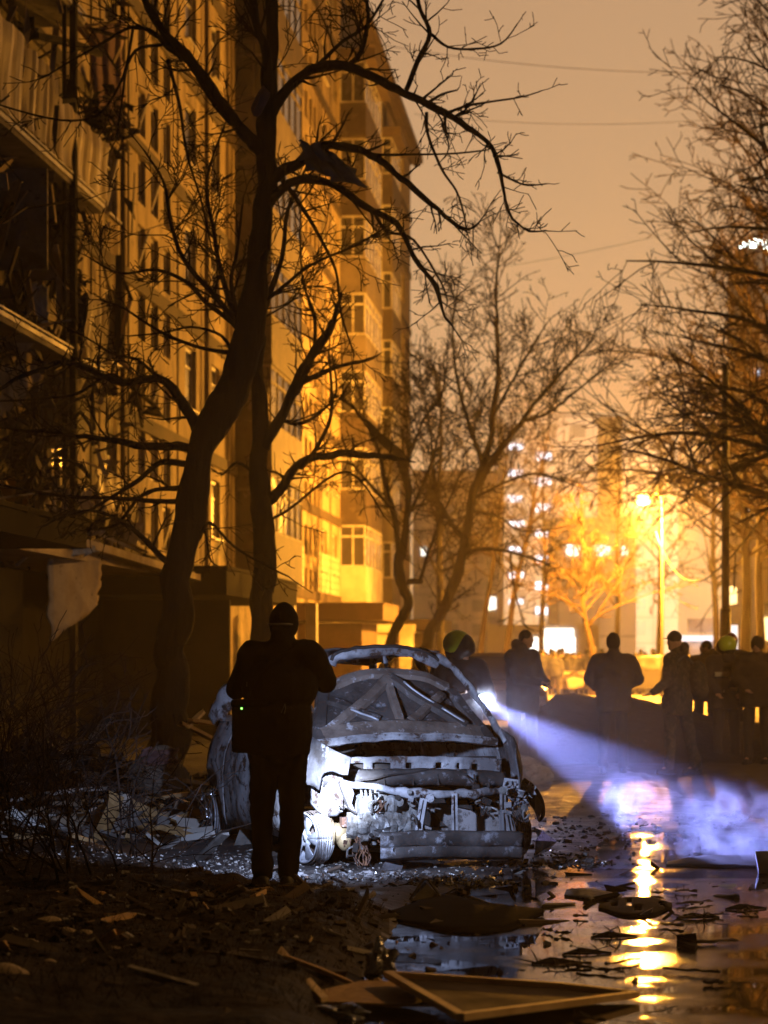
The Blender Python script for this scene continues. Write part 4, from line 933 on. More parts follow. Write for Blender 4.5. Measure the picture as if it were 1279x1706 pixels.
# ================================================================ PEOPLE
def remesh(name, mb, vox, m_, parent, noise_amp=0, nscale=6, it=3, seed=0, label=None):
    me = bpy.data.meshes.new('tmp'); me.from_pydata(mb.v, [], mb.f); me.update(); bm = bmesh.new(); bm.from_mesh(me); bmesh.ops.recalc_face_normals(bm, faces=bm.faces); bm.to_mesh(me); bm.free()
    o = bpy.data.objects.new('tmp', me); C.objects.link(o)
    md = o.modifiers.new('r', 'REMESH'); md.mode = 'VOXEL'; md.voxel_size = vox
    s = o.modifiers.new('s', 'SMOOTH'); s.factor = .5; s.iterations = it
    dg = bpy.context.evaluated_depsgraph_get(); ev = o.evaluated_get(dg); nm = bpy.data.meshes.new_from_object(ev)
    bpy.data.objects.remove(o); nm.name = name
    if noise_amp:
        for v in nm.vertices:
            p = v.co*nscale+Vector((seed, 0, 0)); v.co = v.co+v.normal*(noise.noise(Vector((p.x, p.y, p.z*.55)))+.5*noise.noise(p*2.3))*noise_amp
    nm.polygons.foreach_set('use_smooth', [True]*len(nm.polygons)); nm.materials.clear(); nm.materials.append(m_)
    r = bpy.data.objects.new(name, nm); C.objects.link(r); r.parent = parent
    if label: r['label'] = label
    return r
def V(*a): return Vector(a)
def hand(mb, w, d, nrm, spread=.0, curl=.35, s=1.0, thumb=1):
    d = Vector(d).normalized(); nrm = Vector(nrm); nrm = (nrm-d*nrm.dot(d)).normalized(); sd = d.cross(nrm)*thumb
    pc = w+d*.055*s
    mb.cap(w+d*.01*s-sd*.012*s, pc-sd*.016*s, .021*s, .019*s, 8); mb.cap(w+d*.01*s+sd*.012*s, pc+sd*.018*s, .021*s, .019*s, 8); mb.cap(w-d*.02, pc, .024*s, .022*s, 8)
    for i, (off, ln) in enumerate(((-.032, .058), (-.011, .074), (.010, .078), (.030, .070))):
        b = pc+sd*off*s+d*.02*s; dd = (d+sd*off*spread*12).normalized(); p1 = b+dd*ln*.5*s
        d2 = (dd*math.cos(curl)+nrm*math.sin(curl)); p2 = p1+d2*ln*.3*s; d3 = (dd*math.cos(curl*1.9)+nrm*math.sin(curl*1.9)); p3 = p2+d3*ln*.25*s
        mb.cap(b, p1, .0095*s, .009*s, 7); mb.cap(p1, p2, .009*s, .008*s, 7); mb.cap(p2, p3, .008*s, .007*s, 7)
    t0 = w+d*.02*s+sd*.025*s; t1 = t0+(d*.6+sd*.8).normalized()*.04*s; t2 = t1+(d*.9+sd*.25+nrm*.3).normalized()*.034*s
    mb.cap(t0, t1, .013*s, .011*s, 7); mb.cap(t1, t2, .011*s, .009*s, 7)
def person(label, loc, J, jacket='black_cloth', trousers='black_trousers', hat=None, hatm='black_cloth', face=(0, 1), hood=False, group=None, vox=.013, bulk=1.0, hem=.80, lh=None, rh=None, collar=True, hair=True, glove=False, jl=None):
    t = empty('person', loc, 0, label, 'person', group); f = Vector((face[0], face[1], 0)).normalized(); s = V(f.y, -f.x, 0)
    hd = J['head']; b = MB(); Rz = Matrix.Rotation(math.atan2(-f.x, f.y), 3, 'Z')
    b.ell(hd, (.073, .094, .115), 16, 12, Rz)                                  # skull
    b.ell(hd-V(0, 0, .055)+f*.018, (.058, .070, .068), 12, 8, Rz)               # jaw
    b.ell(hd+f*.088-V(0, 0, .012), (.012, .020, .022), 8, 6, Rz)                # nose
    b.ell(hd+f*.076+V(0, 0, .022), (.042, .016, .012), 8, 6, Rz)                # brow
    b.ell(hd+f*.080-V(0, 0, .052), (.022, .012, .009), 8, 6, Rz)                # lips
    b.ell(hd+f*.070-V(0, 0, .092), (.022, .018, .016), 8, 6, Rz)                # chin
    for q in (-1, 1):
        b.ell(hd+s*q*.076-V(0, 0, .015)-f*.005, (.010, .018, .030), 8, 6, Rz)   # ear
    b.cap(hd-V(0, 0, .06)-f*.01, J['neck'], .054, .062)
    pel, ch, nk = J['pel'], J['chest'], J['neck']; sh = (J['sR']-J['sL']).length
    def torso(m, k, lo=None):
        a = math.atan2(J['sR'].y-J['sL'].y, J['sR'].x-J['sL'].x); Rt = Matrix.Rotation(a, 3, 'Z')
        m.ell(pel, (.165*k, .115*k, .15), 16, 10, Rt); m.ell(pel.lerp(ch, .5), (.158*k, .108*k, .19), 16, 10, Rt); m.ell(ch, (.185*k, .118*k, .20), 16, 10, Rt)
        m.cap(J['sL'].lerp(nk, .12), J['sR'].lerp(nk, .12), .070*k, .070*k); m.cap(ch, nk-V(0, 0, .03), .11*k, .075*k)
    torso(b, .96)
    for S_ in 'LR':
        b.cap(J['s'+S_], J['e'+S_], .048, .038); b.cap(J['e'+S_], J['w'+S_], .038, .026)
        b.cap(J['h'+S_], J['k'+S_], .075, .052); b.cap(J['k'+S_], J['a'+S_], .050, .036)
        b.cap(J['a'+S_], J['a'+S_]+V(0, 0, -.03)+f*.08, .035, .03)
        hs = lh if S_ == 'L' else rh; d = (J['w'+S_]-J['e'+S_]).normalized()
        if hs: hand(b, J['w'+S_], hs.get('d', d), hs.get('n', (0, 0, -1)), hs.get('spread', 0), hs.get('curl', .35), thumb=hs.get('thumb', 1))
        else: hand(b, J['w'+S_], d, (0, 0, 1), 0, .8)
    remesh('body', b, vox*.8, M['skin'] if not glove else M['skin'], t, it=2)
    # clothes
    j = MB(); k = 1.13*bulk; torso(j, k)
    hemz = hem; a = math.atan2(J['sR'].y-J['sL'].y, J['sR'].x-J['sL'].x); Rt = Matrix.Rotation(a, 3, 'Z')
    pc = V(pel.x, pel.y, 0)
    rings = [(hemz, .178*bulk, .128*bulk), (hemz+.06, .186*bulk, .135*bulk), (pel.z+.05, .19*bulk, .14*bulk), (pel.z+.22, .185*bulk, .135*bulk)]
    vs = []; nn = 20
    for z, rx, ry in rings:
        c = pel.lerp(ch, max(0, (z-pel.z)/(ch.z-pel.z))) if z > pel.z else pel
        for i in range(nn):
            an = 2*math.pi*i/nn; vs.append(V(c.x, c.y, z)+Rt @ V(rx*math.cos(an), ry*math.sin(an), 0))
    fs = [(r_*nn+i, r_*nn+(i+1) % nn, (r_+1)*nn+(i+1) % nn, (r_+1)*nn+i) for r_ in range(len(rings)-1) for i in range(nn)]+[tuple(range(nn-1, -1, -1)), tuple((len(rings)-1)*nn+i for i in range(nn))]
    j.add(vs, fs)
    for S_ in 'LR':
        e_, w_, s0 = J['e'+S_], J['w'+S_], J['s'+S_]
        j.cap(s0, e_, .075*bulk, .062*bulk); j.cap(e_, e_.lerp(w_, .93), .062*bulk, .045*bulk); j.ell(e_, (.066*bulk,)*3, 10, 8); j.cap(e_.lerp(w_, .85), e_.lerp(w_, .96), .048*bulk, .046*bulk)
    if collar: j.cap(nk-V(0, 0, .02), nk+V(0, 0, .055+(.02 if jacket == 'black_cloth' else 0)), .085, .078)
    if hood:
        j.ell(nk-f*.07+V(0, 0, .045), (.115, .085, .085), 14, 10, Rz); j.ell(nk-f*.10+V(0, 0, .09), (.095, .055, .075), 12, 8, Rz)
    remesh('jacket', j, vox, M[jacket], t, .019, 7, seed=hash(label) % 50 if False else len(label), label=jl)
    tr = MB(); tr.ell(pel-V(0, 0, .04), (.165, .12, .12), 14, 10, Rt)
    for S_ in 'LR':
        h_, k_, a_ = J['h'+S_], J['k'+S_], J['a'+S_]
        tr.cap(h_, k_, .098, .078); tr.cap(k_, a_+V(0, 0, .06), .078, .066); tr.cap(a_+V(0, 0, .10), a_+V(0, 0, .02), .074, .074)
    remesh('trousers', tr, vox, M[trousers], t, .018, 8, seed=3)
    bt = MB()
    for S_, tw_ in (('L', J.get('tL', f)), ('R', J.get('tR', f))):
        a_ = J['a'+S_]; tw_ = Vector(tw_).normalized()
        bt.cap(a_+V(0, 0, .05), V(a_.x, a_.y, .055), .052, .05); bt.cap(V(a_.x, a_.y, .045)-tw_*.05, V(a_.x, a_.y, .042)+tw_*.13, .044, .040); bt.box(V(a_.x, a_.y, .012)+tw_*.04, (.085, .27, .024), Matrix.Rotation(math.atan2(-tw_.x, tw_.y), 3, 'Z'))
    remesh('boots', bt, vox, M['boot'], t)
    if hat == 'beanie':
        q = MB(); q.ell(hd+V(0, 0, .025), (.084, .104, .112), 20, 12, Rz); q.cap(hd+V(0, 0, -.01)-f*.01, hd+V(0, 0, .03)-f*.004, .093, .092, 20)
        remesh('beanie', q, .011, M[hatm], t, .003, 20)
    elif hat == 'cap':
        q = MB(); q.ell(hd+V(0, 0, .06), (.082, .100, .068), 20, 10, Rz); q.cap(hd+V(0, 0, .045), hd+V(0, 0, .06), .088, .088, 20)
        pts = []
        for i in range(9):
            an = math.pi*i/8; pts.append(hd+V(0, 0, .048)+f*(.085+.075*math.sin(an))+s*.07*math.cos(an))
        q.poly(pts, .012, nrm=(0, 0, 1)); remesh('cap', q, .007, M[hatm], t)
    elif hat == 'helmet':
        q = MB(); q.ell(hd+V(0, 0, .035)-f*.005, (.122, .155, .128), 24, 14, Rz); q.cap(hd-V(0, 0, .02)-f*.06, hd+V(0, 0, .02)-f*.05, .10, .11, 16); q.cap(hd+V(0, 0, -.10)-f*.045, hd+V(0, 0, -.02)-f*.04, .095, .105, 16)
        remesh('helmet_shell', q, .012, M['helmet_black'], t)
        q = MB(); q.ell(hd+V(0, 0, .055)-f*.035, (.134, .142, .134), 24, 14, Rz)
        q.v = [v for v in q.v]; remesh('helmet_cover', q, .011, M['helmet_lime'], t)
        q = MB(); q.ell(hd+V(0, 0, .0)+f*.06, (.105, .09, .06), 16, 8, Rz); remesh('visor', q, .012, M['helmet_black'], t)
        q = MB(); q.ell(hd-V(0, 0, .15)-f*.03, (.10, .11, .10), 16, 8, Rz); q.ell(hd-V(0, 0, .13)-f*.06, (.12, .09, .11), 16, 8, Rz); remesh('neck_cloth', q, .012, M['dark_jacket'], t)
    elif hair:
        q = MB(); q.ell(hd+V(0, 0, .028)-f*.012, (.079, .094, .100), 16, 12, Rz); remesh('hair', q, .012, M['hair'], t, .004, 30)
    return t
def stand(h=1.78, sw=.21, arm='down', y=0, feet=.13):
    k = h/1.78
    J = dict(head=V(0, y, 1.665*k), neck=V(0, y, 1.50*k), chest=V(0, y, 1.28*k), pel=V(0, y, .97*k), sL=V(-sw, y, 1.45*k), sR=V(sw, y, 1.45*k),
             eL=V(-sw-.06, y, 1.15*k), eR=V(sw+.06, y, 1.15*k), wL=V(-sw-.05, y+.05, .90*k), wR=V(sw+.05, y+.05, .90*k),
             hL=V(-.095, y, .93*k), hR=V(.095, y, .93*k), kL=V(-feet+.01, y+.02, .50*k), kR=V(feet-.01, y+.02, .50*k), aL=V(-feet, y, .09), aR=V(feet, y, .09))
    return J
# the standing man in front, seen from behind (x from pixels: 268 px per metre)
X0m = (466-CX)*14.93/F
def mx(px): return (px-466)/268.0
def mz(py): return (1503-py)/268.0
J = dict(head=V(mx(473), .02, mz(1064)), neck=V(mx(470), 0, mz(1093)), chest=V(mx(466), 0, mz(1170)), pel=V(mx(462), 0, mz(1262)),
         sL=V(mx(416), 0, mz(1118)), sR=V(mx(522), 0, mz(1116)), eL=V(mx(394), .10, mz(1172)), eR=V(mx(541), .10, mz(1160)), wL=V(mx(440), .36, mz(1163)), wR=V(mx(492), .38, mz(1160)),
         hL=V(mx(440), 0, mz(1272)), hR=V(mx(490), 0, mz(1272)), kL=V(mx(437), .0, mz(1375)), kR=V(mx(487), .0, mz(1375)), aL=V(mx(437), -.05, .085), aR=V(mx(481), .0, .085), tL=V(-.25, 1, 0), tR=V(.2, 1, 0))
ZB = gheight(X0m, 14.93)-.012
man = person('man all in black with beanie, seen from behind, right before the burnt car', (X0m, 14.93, ZB), J, hat='beanie', face=(0, 1), hem=mz(1282), bulk=1.12, vox=.012,
       lh=dict(d=(.5, .8, 0), n=(0, 0, 1), curl=.9), rh=dict(d=(-.5, .8, 0), n=(0, 0, 1), curl=.9, thumb=-1))
q = MB(); q.tube([J['neck']+V(.080*math.cos(t*.3142), -.012+.080*math.sin(t*.3142), .105) for t in range(21)], .007, 6); q.build('collar_lining', M['grey_fabric'], man, smooth=True)
bag = empty('shoulder_bag', (X0m, 14.93, ZB), 0, 'black camera bag with a tiny green light at the hip of the man in front', 'bag')
q = MB(); q.box(V(mx(420), -.03, mz(1238)), (.235, .20, .30)); remesh('bag_body', q, .016, M['black_cloth'], bag, .004, 12, it=5)
q = MB(); q.box(V(mx(420), -.03, mz(1196)), (.25, .215, .05)); remesh('bag_flap', q, .012, M['black_cloth'], bag, it=3)
q = MB(); q.tube([V(mx(412), -.05, mz(1200)), V(mx(420), -.17, mz(1170)), V(mx(455), -.175, mz(1130)), V(mx(500), -.13, mz(1100)), V(mx(512), -.03, mz(1092))], .014, 6, flat=.4); q.build('bag_strap', M['black_cloth'], bag)
q = MB(); q.ell(V(mx(405), -.145, mz(1204)), (.0065, .004, .0065), 8, 6); q.build('indicator_light', M['led_green'], bag)
q = MB(); q.tube([V(mx(477), -.19, mz(1196)), V(mx(474), -.195, mz(1204)), V(mx(471), -.195, mz(1211))], [.003, .004, .004], 5); q.tube([V(mx(477), -.19, mz(1196)), V(mx(478), -.195, mz(1204)), V(mx(476), -.195, mz(1212))], [.003, .004, .004], 5); q.tube([V(mx(414), -.17, mz(1160)), V(mx(414), -.17, mz(1168))], .003, 5); q.build('zip_pull', M['strap'], bag)
tc_ = empty('hand_torch', TORCH_A, 0, 'small torch held in both hands by the man in front and hidden by his back', 'torch')
dA = (V(-.45, 17.7, .42)-TORCH_A).normalized()
q = MB(); q.tube([-dA*.17, -dA*.05, -dA*.04, -dA*.012], [.016, .016, .024, .026], 12); q.build('torch_body', M['black_plastic'], tc_, smooth=True)
# firefighter behind the car with the beam
J = stand(1.70, .20)
J.update(sL=V(-.18, -.04, 1.40), sR=V(.19, .06, 1.40), eL=V(-.25, -.20, 1.16), eR=V(.26, -.12, 1.13), wL=V(-.06, -.30, 1.16), wR=V(.13, -.10, 1.06), neck=V(.01, 0, 1.42), head=V(.01, -.01, 1.575), chest=V(0, 0, 1.22))
FX = P(766, 1090, 23.05).x
person('firefighter in a lime and black helmet behind the car, aiming a torch down right', (FX, 23.1, .02), J, 'dark_jacket', 'dark_trousers', hat='helmet', face=(.92, -.39), bulk=1.25, hem=.7, vox=.016)
tb = empty('hand_torch', TORCH_B, 0, 'glaring white torch in the hand of the firefighter behind the car', 'torch')
q = MB(); q.tube([-BD*.20, -BD*.06, -BD*.045, -BD*.004], [.018, .018, .036, .040], 16); q.build('torch_body', M['black_plastic'], tb, smooth=True)
q = MB(); q.tube([-BD*.006, BD*.004, BD*.012], [.036, .036, .012], 20); q.build('torch_lens', M['torch_lens'], tb)
# hooded man, right of the beam
def at_ground(x, Y): return V((x-CX)*Y/F, Y, gheight((x-CX)*Y/F, Y)+.0)
J = stand(1.83, .19)
J.update(sL=V(-.17, -.1, 1.47), sR=V(.14, .08, 1.47), eL=V(-.08, -.22, 1.19), eR=V(.22, .0, 1.2), wL=V(.20, -.22, 1.14), wR=V(.30, -.08, 1.12), head=V(.04, 0, 1.70))
person('bare headed man in dark hooded jacket behind the torch beam, turned right', at_ground(872, 31.5), J, 'dark_jacket', 'dark_trousers', face=(1, -.25), hood=True, bulk=1.28, hem=.74, vox=.018)
# broad man from behind
J = stand(1.80, .22)
J.update(eL=V(-.30, .02, 1.21), eR=V(.32, .02, 1.21), wL=V(-.20, .28, 1.10), wR=V(.2, .28, 1.12), sL=V(-.22, 0, 1.44), sR=V(.22, 0, 1.44))
person('broad man in brown jacket seen from behind, elbows bent, before the spoil heap', at_ground(1022, 31.0), J, 'brown_jacket', 'dark_trousers', hat='beanie', hatm='hair', face=(.05, 1), bulk=1.26, hem=.78, vox=.018)
# soldier in cap reaching left
J = stand(1.83, .18)
J.update(head=V(-.03, 0, 1.70), sL=V(-.10, -.14, 1.46), sR=V(.10, .14, 1.46), eL=V(-.15, -.30, 1.20), wL=V(-.36, -.36, 1.05), eR=V(.10, .20, 1.16), wR=V(-.02, .28, 1.0), chest=V(0, 0, 1.28), pel=V(.02, 0, .97), kR=V(.16, 0, .5), aR=V(.24, .05, .09), kL=V(-.08, 0, .5), aL=V(-.10, 0, .09))
person('soldier in a peaked cap and camouflage jacket reaching out his open left hand', at_ground(1128, 30.8), J, 'camo', 'camo', hat='cap', hatm='brown_jacket', face=(-1, -.05), bulk=1.22, hem=.76, vox=.017, hood=True,
       lh=dict(d=(-.9, -.1, -.35), n=(0, 0, 1), curl=.15, spread=.5))
cg = at_ground(1128, 30.8)
bp = empty('backpack', cg, 0, 'camouflage backpack worn by the soldier in the peaked cap', 'backpack')
q = MB(); q.ell(V(.27, .02, 1.22), (.13, .17, .24), 14, 10); q.ell(V(.29, .02, 1.10), (.13, .16, .14), 14, 10); remesh('pack', q, .018, M['camo'], bp, .008, 8)
q = MB(); q.tube([V(.2, -.12, 1.42), V(.08, -.16, 1.52), V(-.08, -.19, 1.40), V(-.12, -.18, 1.2), V(.1, -.17, 1.05)], .02, 6, flat=.4); q.build('shoulder_strap', M['strap'], bp)
# firefighter with lime helmet and reflective bands
J = stand(1.74, .21); J['head'] = V(-.02, 0, 1.60); J['neck'] = V(0, 0, 1.44)
J.update(eL=V(-.26, -.05, 1.15), eR=V(.27, .0, 1.15), wL=V(-.16, -.2, .98), wR=V(.18, -.16, .98))
LFF = at_ground(1211, 34.0)
ff = person('firefighter in lime helmet, two pale reflective bands on the coat, by the dark pole', LFF, J, 'dark_jacket', 'dark_trousers', hat='helmet', face=(-.6, .7), bulk=1.25, hem=.75, vox=.018)
for z, wd in ((1.24, .245), (1.02, .225)):
    q = MB(); nn = 24; vs = []
    for zz_ in (z-.03, z+.03):
        for i in range(nn): an = 2*math.pi*i/nn; vs.append(V(wd*1.02*math.cos(an), (.175 if z > 1.1 else .172)*1.03*math.sin(an), zz_))
    q.add(vs, [(i, (i+1) % nn, nn+(i+1) % nn, nn+i) for i in range(nn)]); q.build('reflective_band', M['reflective'], ff, th=.006)
J = stand(1.84, .21); person('man in a dull red beanie right behind the lime helmeted firefighter', at_ground(1219, 36.5), J, 'dark_jacket', 'dark_trousers', hat='beanie', hatm='red_cloth', face=(.3, -1), bulk=1.2, vox=.022)
J = stand(1.78, .22); J.update(eL=V(-.3, 0, 1.2), wL=V(-.18, -.22, 1.05)); person('dark bulky figure at the right edge of the frame, head lowered', at_ground(1262, 33.5), J, 'brown_jacket', 'dark_trousers', hat='beanie', hatm='hair', face=(-.5, -1), bulk=1.4, vox=.022)
J = stand(1.74, .2); person('figure half hidden between the soldier and the firefighter, warm light on the hair', at_ground(1176, 38), J, 'brown_jacket', 'dark_trousers', face=(-1, .1), bulk=1.25, hood=True, vox=.024)
# distant crowd
J = stand(1.72, .2); cp = person('distant onlooker in dark clothes lit yellow by the street lamp', P(905, 1090, 86)-V(0, 0, EYE), J, 'dark_jacket', 'dark_trousers', hat='beanie', hatm='dark_jacket', face=(0, -1), bulk=1.2, vox=.03, group='distant crowd under the street lamp')
rng = random.Random(77)
for i, px in enumerate((893, 899, 910, 918, 925, 931, 944, 955, 965, 978, 990, 1003, 1010, 948, 922, 1060, 1068, 1075, 1088, 1066, 1145, 1100, 1092, 983, 937, 1030)):
    c = copy_tree(cp); Y = rng.uniform(83, 104); c.location = P(px, 1090, Y)-V(0, 0, EYE); c.rotation_euler = (0, 0, rng.uniform(0, 6.28)); c.scale = (1, 1, rng.uniform(.92, 1.05))
# parked cars far away
def parked_car(label, loc, rz, m_, L_=4.3, W_=1.75, Hh=1.5, group=None):
    t = empty('parked_car', loc, rz, label, 'car', group)
    prof = [(-L_/2, .35), (-L_/2, .75), (-L_/2+.1, .95), (-L_/2+.35, Hh-.06), (-L_/2+.7, Hh), (.25, Hh), (.95, .98), (L_/2-.25, .86), (L_/2, .62), (L_/2, .3)]
    q = MB(); n_ = len(prof); vs = []
    for sx_ in (-1, -.92, .92, 1):
        for (y, z) in prof: 
            ins = .12 if z > 1.1 else 0; edge = .03 if abs(sx_) < 1 else 0
            vs.append(V(sx_*(W_/2-ins), y*(1 if abs(sx_) < 1 else .985), z+edge))
    fs = []
    for a in range(3):
        for i in range(n_-1): fs.append((a*n_+i, a*n_+i+1, (a+1)*n_+i+1, (a+1)*n_+i))
    fs += [tuple(range(n_-1, -1, -1)), tuple(3*n_+i for i in range(n_))]+[(0, n_, 2*n_, 3*n_, 4*n_-1, 3*n_-1, 2*n_-1, n_-1)]
    q.add(vs, fs); q.build('body', m_, t, bevel=.03)
    q = MB(); q.poly([(-.70, .42, Hh-.06), (.70, .42, Hh-.06), (.76, .96, 1.03), (-.76, .96, 1.03)], .01); q.v = [(a, b_+.025, c+.025) for a, b_, c in q.v]; q.build('windscreen', M['pane'], t)
    q = MB(); q.poly([(.68, -L_/2+.33, Hh-.1), (-.68, -L_/2+.33, Hh-.1), (-.74, -L_/2+.1, 1.0), (.74, -L_/2+.1, 1.0)], .01); q.v = [(a, b_-.03, c+.02) for a, b_, c in q.v]; q.build('rear_window', M['pane'], t)
    for sx_ in (-1, 1):
        q = MB(); q.poly([(sx_*(W_/2-.10), -1.6, 1.40), (sx_*(W_/2-.10), .25, 1.42), (sx_*(W_/2+.012), .85, 1.0), (sx_*(W_/2+.012), -1.9, 1.0)][::sx_], .01); q.build('side_window', M['pane'], t)
        q = MB(); q.box((sx_*.62, L_/2-.02, .68), (.34, .08, .16)); q.build('headlight', M['white_paint'], t)
        q = MB(); q.box((sx_*.66, -L_/2+.01, .8), (.2, .06, .2)); q.build('tail_light', M['red_cloth'], t)
        for yy in (-1.3, 1.35):
            q = MB(); q.cyl((sx_*(W_/2-.1), yy, .31), .31, .2, 'x', 20); wo = q.build('wheel', M['rubber'], t)
            q = MB(); q.cyl((sx_*(W_/2+.005), yy, .31), .19, .02, 'x', 16); q.build('rim', M['white_paint'], wo)
    return t
parked_car('parked car with a lit roof and dark windscreen behind the firefighter', P(823, 1090, 47)-V(0, 0, EYE), R(182), M['car_paint'], Hh=1.55)
parked_car('parked car in the far crowd glinting yellow under the lamp', P(955, 1090, 90)-V(0, 0, EYE), R(250), M['car_paint'])
parked_car('parked car seen between the broad man and the soldier', P(1080, 1090, 86)-V(0, 0, EYE), R(80), M['car_paint_dark'])
parked_car('small parked car beside the tree trunk far left of the crowd', P(915, 1090, 88)-V(0, 0, EYE), R(205), M['car_paint'])
# ================================================================ THE BURNT CAR
CA = R(199.5); CC = Vector((-.22, 18.9, 0)); CZ = .035
car = empty('burnt_car', (CC.x, CC.y, CZ), CA, 'burnt out hatchback facing the camera, bonnet thrown back and engine bay bare, on its rims', 'car')
FW = Vector((-math.sin(CA), math.cos(CA))); RT = Vector((-math.cos(CA), -math.sin(CA)))   # forward, image-right
def K(u, v, z): return Vector((-u, v, z))
def kp(x, y, v):
    k = (x-CX)/F; ax = CC.x+FW.x*v; ay = CC.y+FW.y*v
    u = (k*ay-ax)/(RT.x-k*RT.y); Y = ay+RT.y*u
    return K(u, v, EYE-(y-HZ)*Y/F-CZ)
rng = random.Random(99)
def belt(v): return .99-.02*abs(v) if v < .9 else .97-.20*((v-.9)/.85)**1.6
WR = .37
def low(v):
    z = .14+.05*max(0, abs(v)-1.5)/.2
    for c in (1.3, -1.25):
        if abs(v-c) < WR: z = max(z, .20+math.sqrt(max(0, WR*WR-(v-c)**2)))
    return z
def uside(v, z):
    u = .86-.10*max(0, (z-.55)/.42)**2-.04*max(0, (.35-z)/.2)
    if v > 1.1: u -= .22*((v-1.1)/.65)**2
    if v < -1.2: u -= .24*((-1.2-v)/.55)**2
    return u
for sg, sn in ((-1, 'l'), (1, 'r')):
    for nm, v0, v1, mt in (('rear_quarter', -1.75, -.80, 'burnt_white'), ('rear_door', -.79, .02, 'burnt_white'), ('front_door', .03, .92, 'burnt_white'), ('front_fender', .93, 1.72, 'burnt_grey')):
        q = MB(); nu = int((v1-v0)/.03); nv = 10
        rag_ = nm == 'front_fender'
        def fn(i, j):
            v = v0+(v1-v0)*i/nu; zl = low(v); zh = belt(v)
            if rag_: tt = max(0, min(1, (v-1.36)/.12)); zl = max(zl, .66*tt*(1 if sg < 0 else .8)+.03*noise.noise((v*6, sg, 2)))
            z = zl+(zh-zl)*j/nv
            d = .028*fbm((v*2.2, z*2.5, sg*4), 3)+.006*fbm((v*9, z*9, sg), 2)
            return K(sg*(uside(v, z)+d), v, z)
        def skip(i, j):
            v = v0+(v1-v0)*(i+.5)/nu; zl = low(v); z = zl+(belt(v)-zl)*(j+.5)/nv
            return False
        q.grid(fn, nu, nv, skip=skip); q.build(nm, M[mt], car, smooth=True, th=.012)
    # pillars
    def pill(pts, rad, nm, mt='burnt_white', flat=.42):
        pp_, rr_ = smoothline([K(*p) for p in pts], rad, 9)
        for i in range(len(pp_)): rr_[i] *= 1.1+.6*noise.noise(pp_[i]*11); pp_[i] = pp_[i]+Vector((0, 0, .010*noise.noise(pp_[i]*14)))
        q = MB(); q.tube(pp_, rr_, 6, flat=flat); return q.build(nm, M[mt], car, smooth=True)
    pill([(sg*.78, 1.18, .86), (sg*.70, .90, 1.14), (sg*.585, .62, 1.40), (sg*.515, .46, 1.49)], [.028, .026, .032, .042], 'windscreen_pillar')
    pill([(sg*.515, .46, 1.49), (sg*.55, 0, 1.535), (sg*.54, -.6, 1.52), (sg*.51, -1.12, 1.45)], [.035, .028, .03, .035], 'roof_rail')
    pill([(sg*.76, -.05, .95), (sg*.64, -.10, 1.3), (sg*.56, -.12, 1.51)], [.05, .04, .04], 'door_pillar', 'burnt_rust')
    pill([(sg*.52, -1.10, 1.46), (sg*.63, -1.38, 1.22), (sg*.71, -1.60, .96)], [.06, .08, .10], 'rear_pillar', 'burnt_white', .5)
# header arch of the windscreen opening
hdr = [kp(551, 1108, .46), kp(557, 1097, .46), kp(575, 1090, .47), kp(605, 1086, .48), kp(645, 1084, .49), kp(685, 1088, .49), kp(712, 1096, .47), kp(730, 1108, .46)]
pp_, rr_ = smoothline(hdr, [.05, .05, .042, .036, .034, .036, .045, .055], 5)
for i in range(len(pp_)): rr_[i] *= 1+.5*noise.noise(pp_[i]*11); pp_[i].z += .008*noise.noise(pp_[i]*15)
q = MB(); q.tube(pp_, rr_, 7, flat=.5); q.build('windscreen_header', M['burnt_white'], car, smooth=True)
q = MB(); q.tube([p+Vector((0, .02, .035)) for p in pp_], .014, 6); q.build('roof_edge', M['burnt_black'], car, smooth=True)
q = MB()
def rfn(i, j):
    a = -1+2*i/16; v = .46-1.55*j/20; return K(a*.53, v, 1.54+.035*(1-a*a)-.05*max(0, -v-.6)**1.5-.10*(1-a*a)*math.exp(-((v+.5)/.5)**2)+.012*fbm((a*3, v*3, 0), 3))
q.grid(rfn, 16, 20); q.build('roof_panel', M['burnt_grey'], car, smooth=True, th=.012)
q = MB(); q.tube([kp(640, 1092, .42), kp(643, 1105, .40), kp(646, 1118, .36), kp(649, 1140, .33)], [.02, .03, .012, .01], 6, flat=.5); q.build('hanging_strip', M['burnt_white'], car)
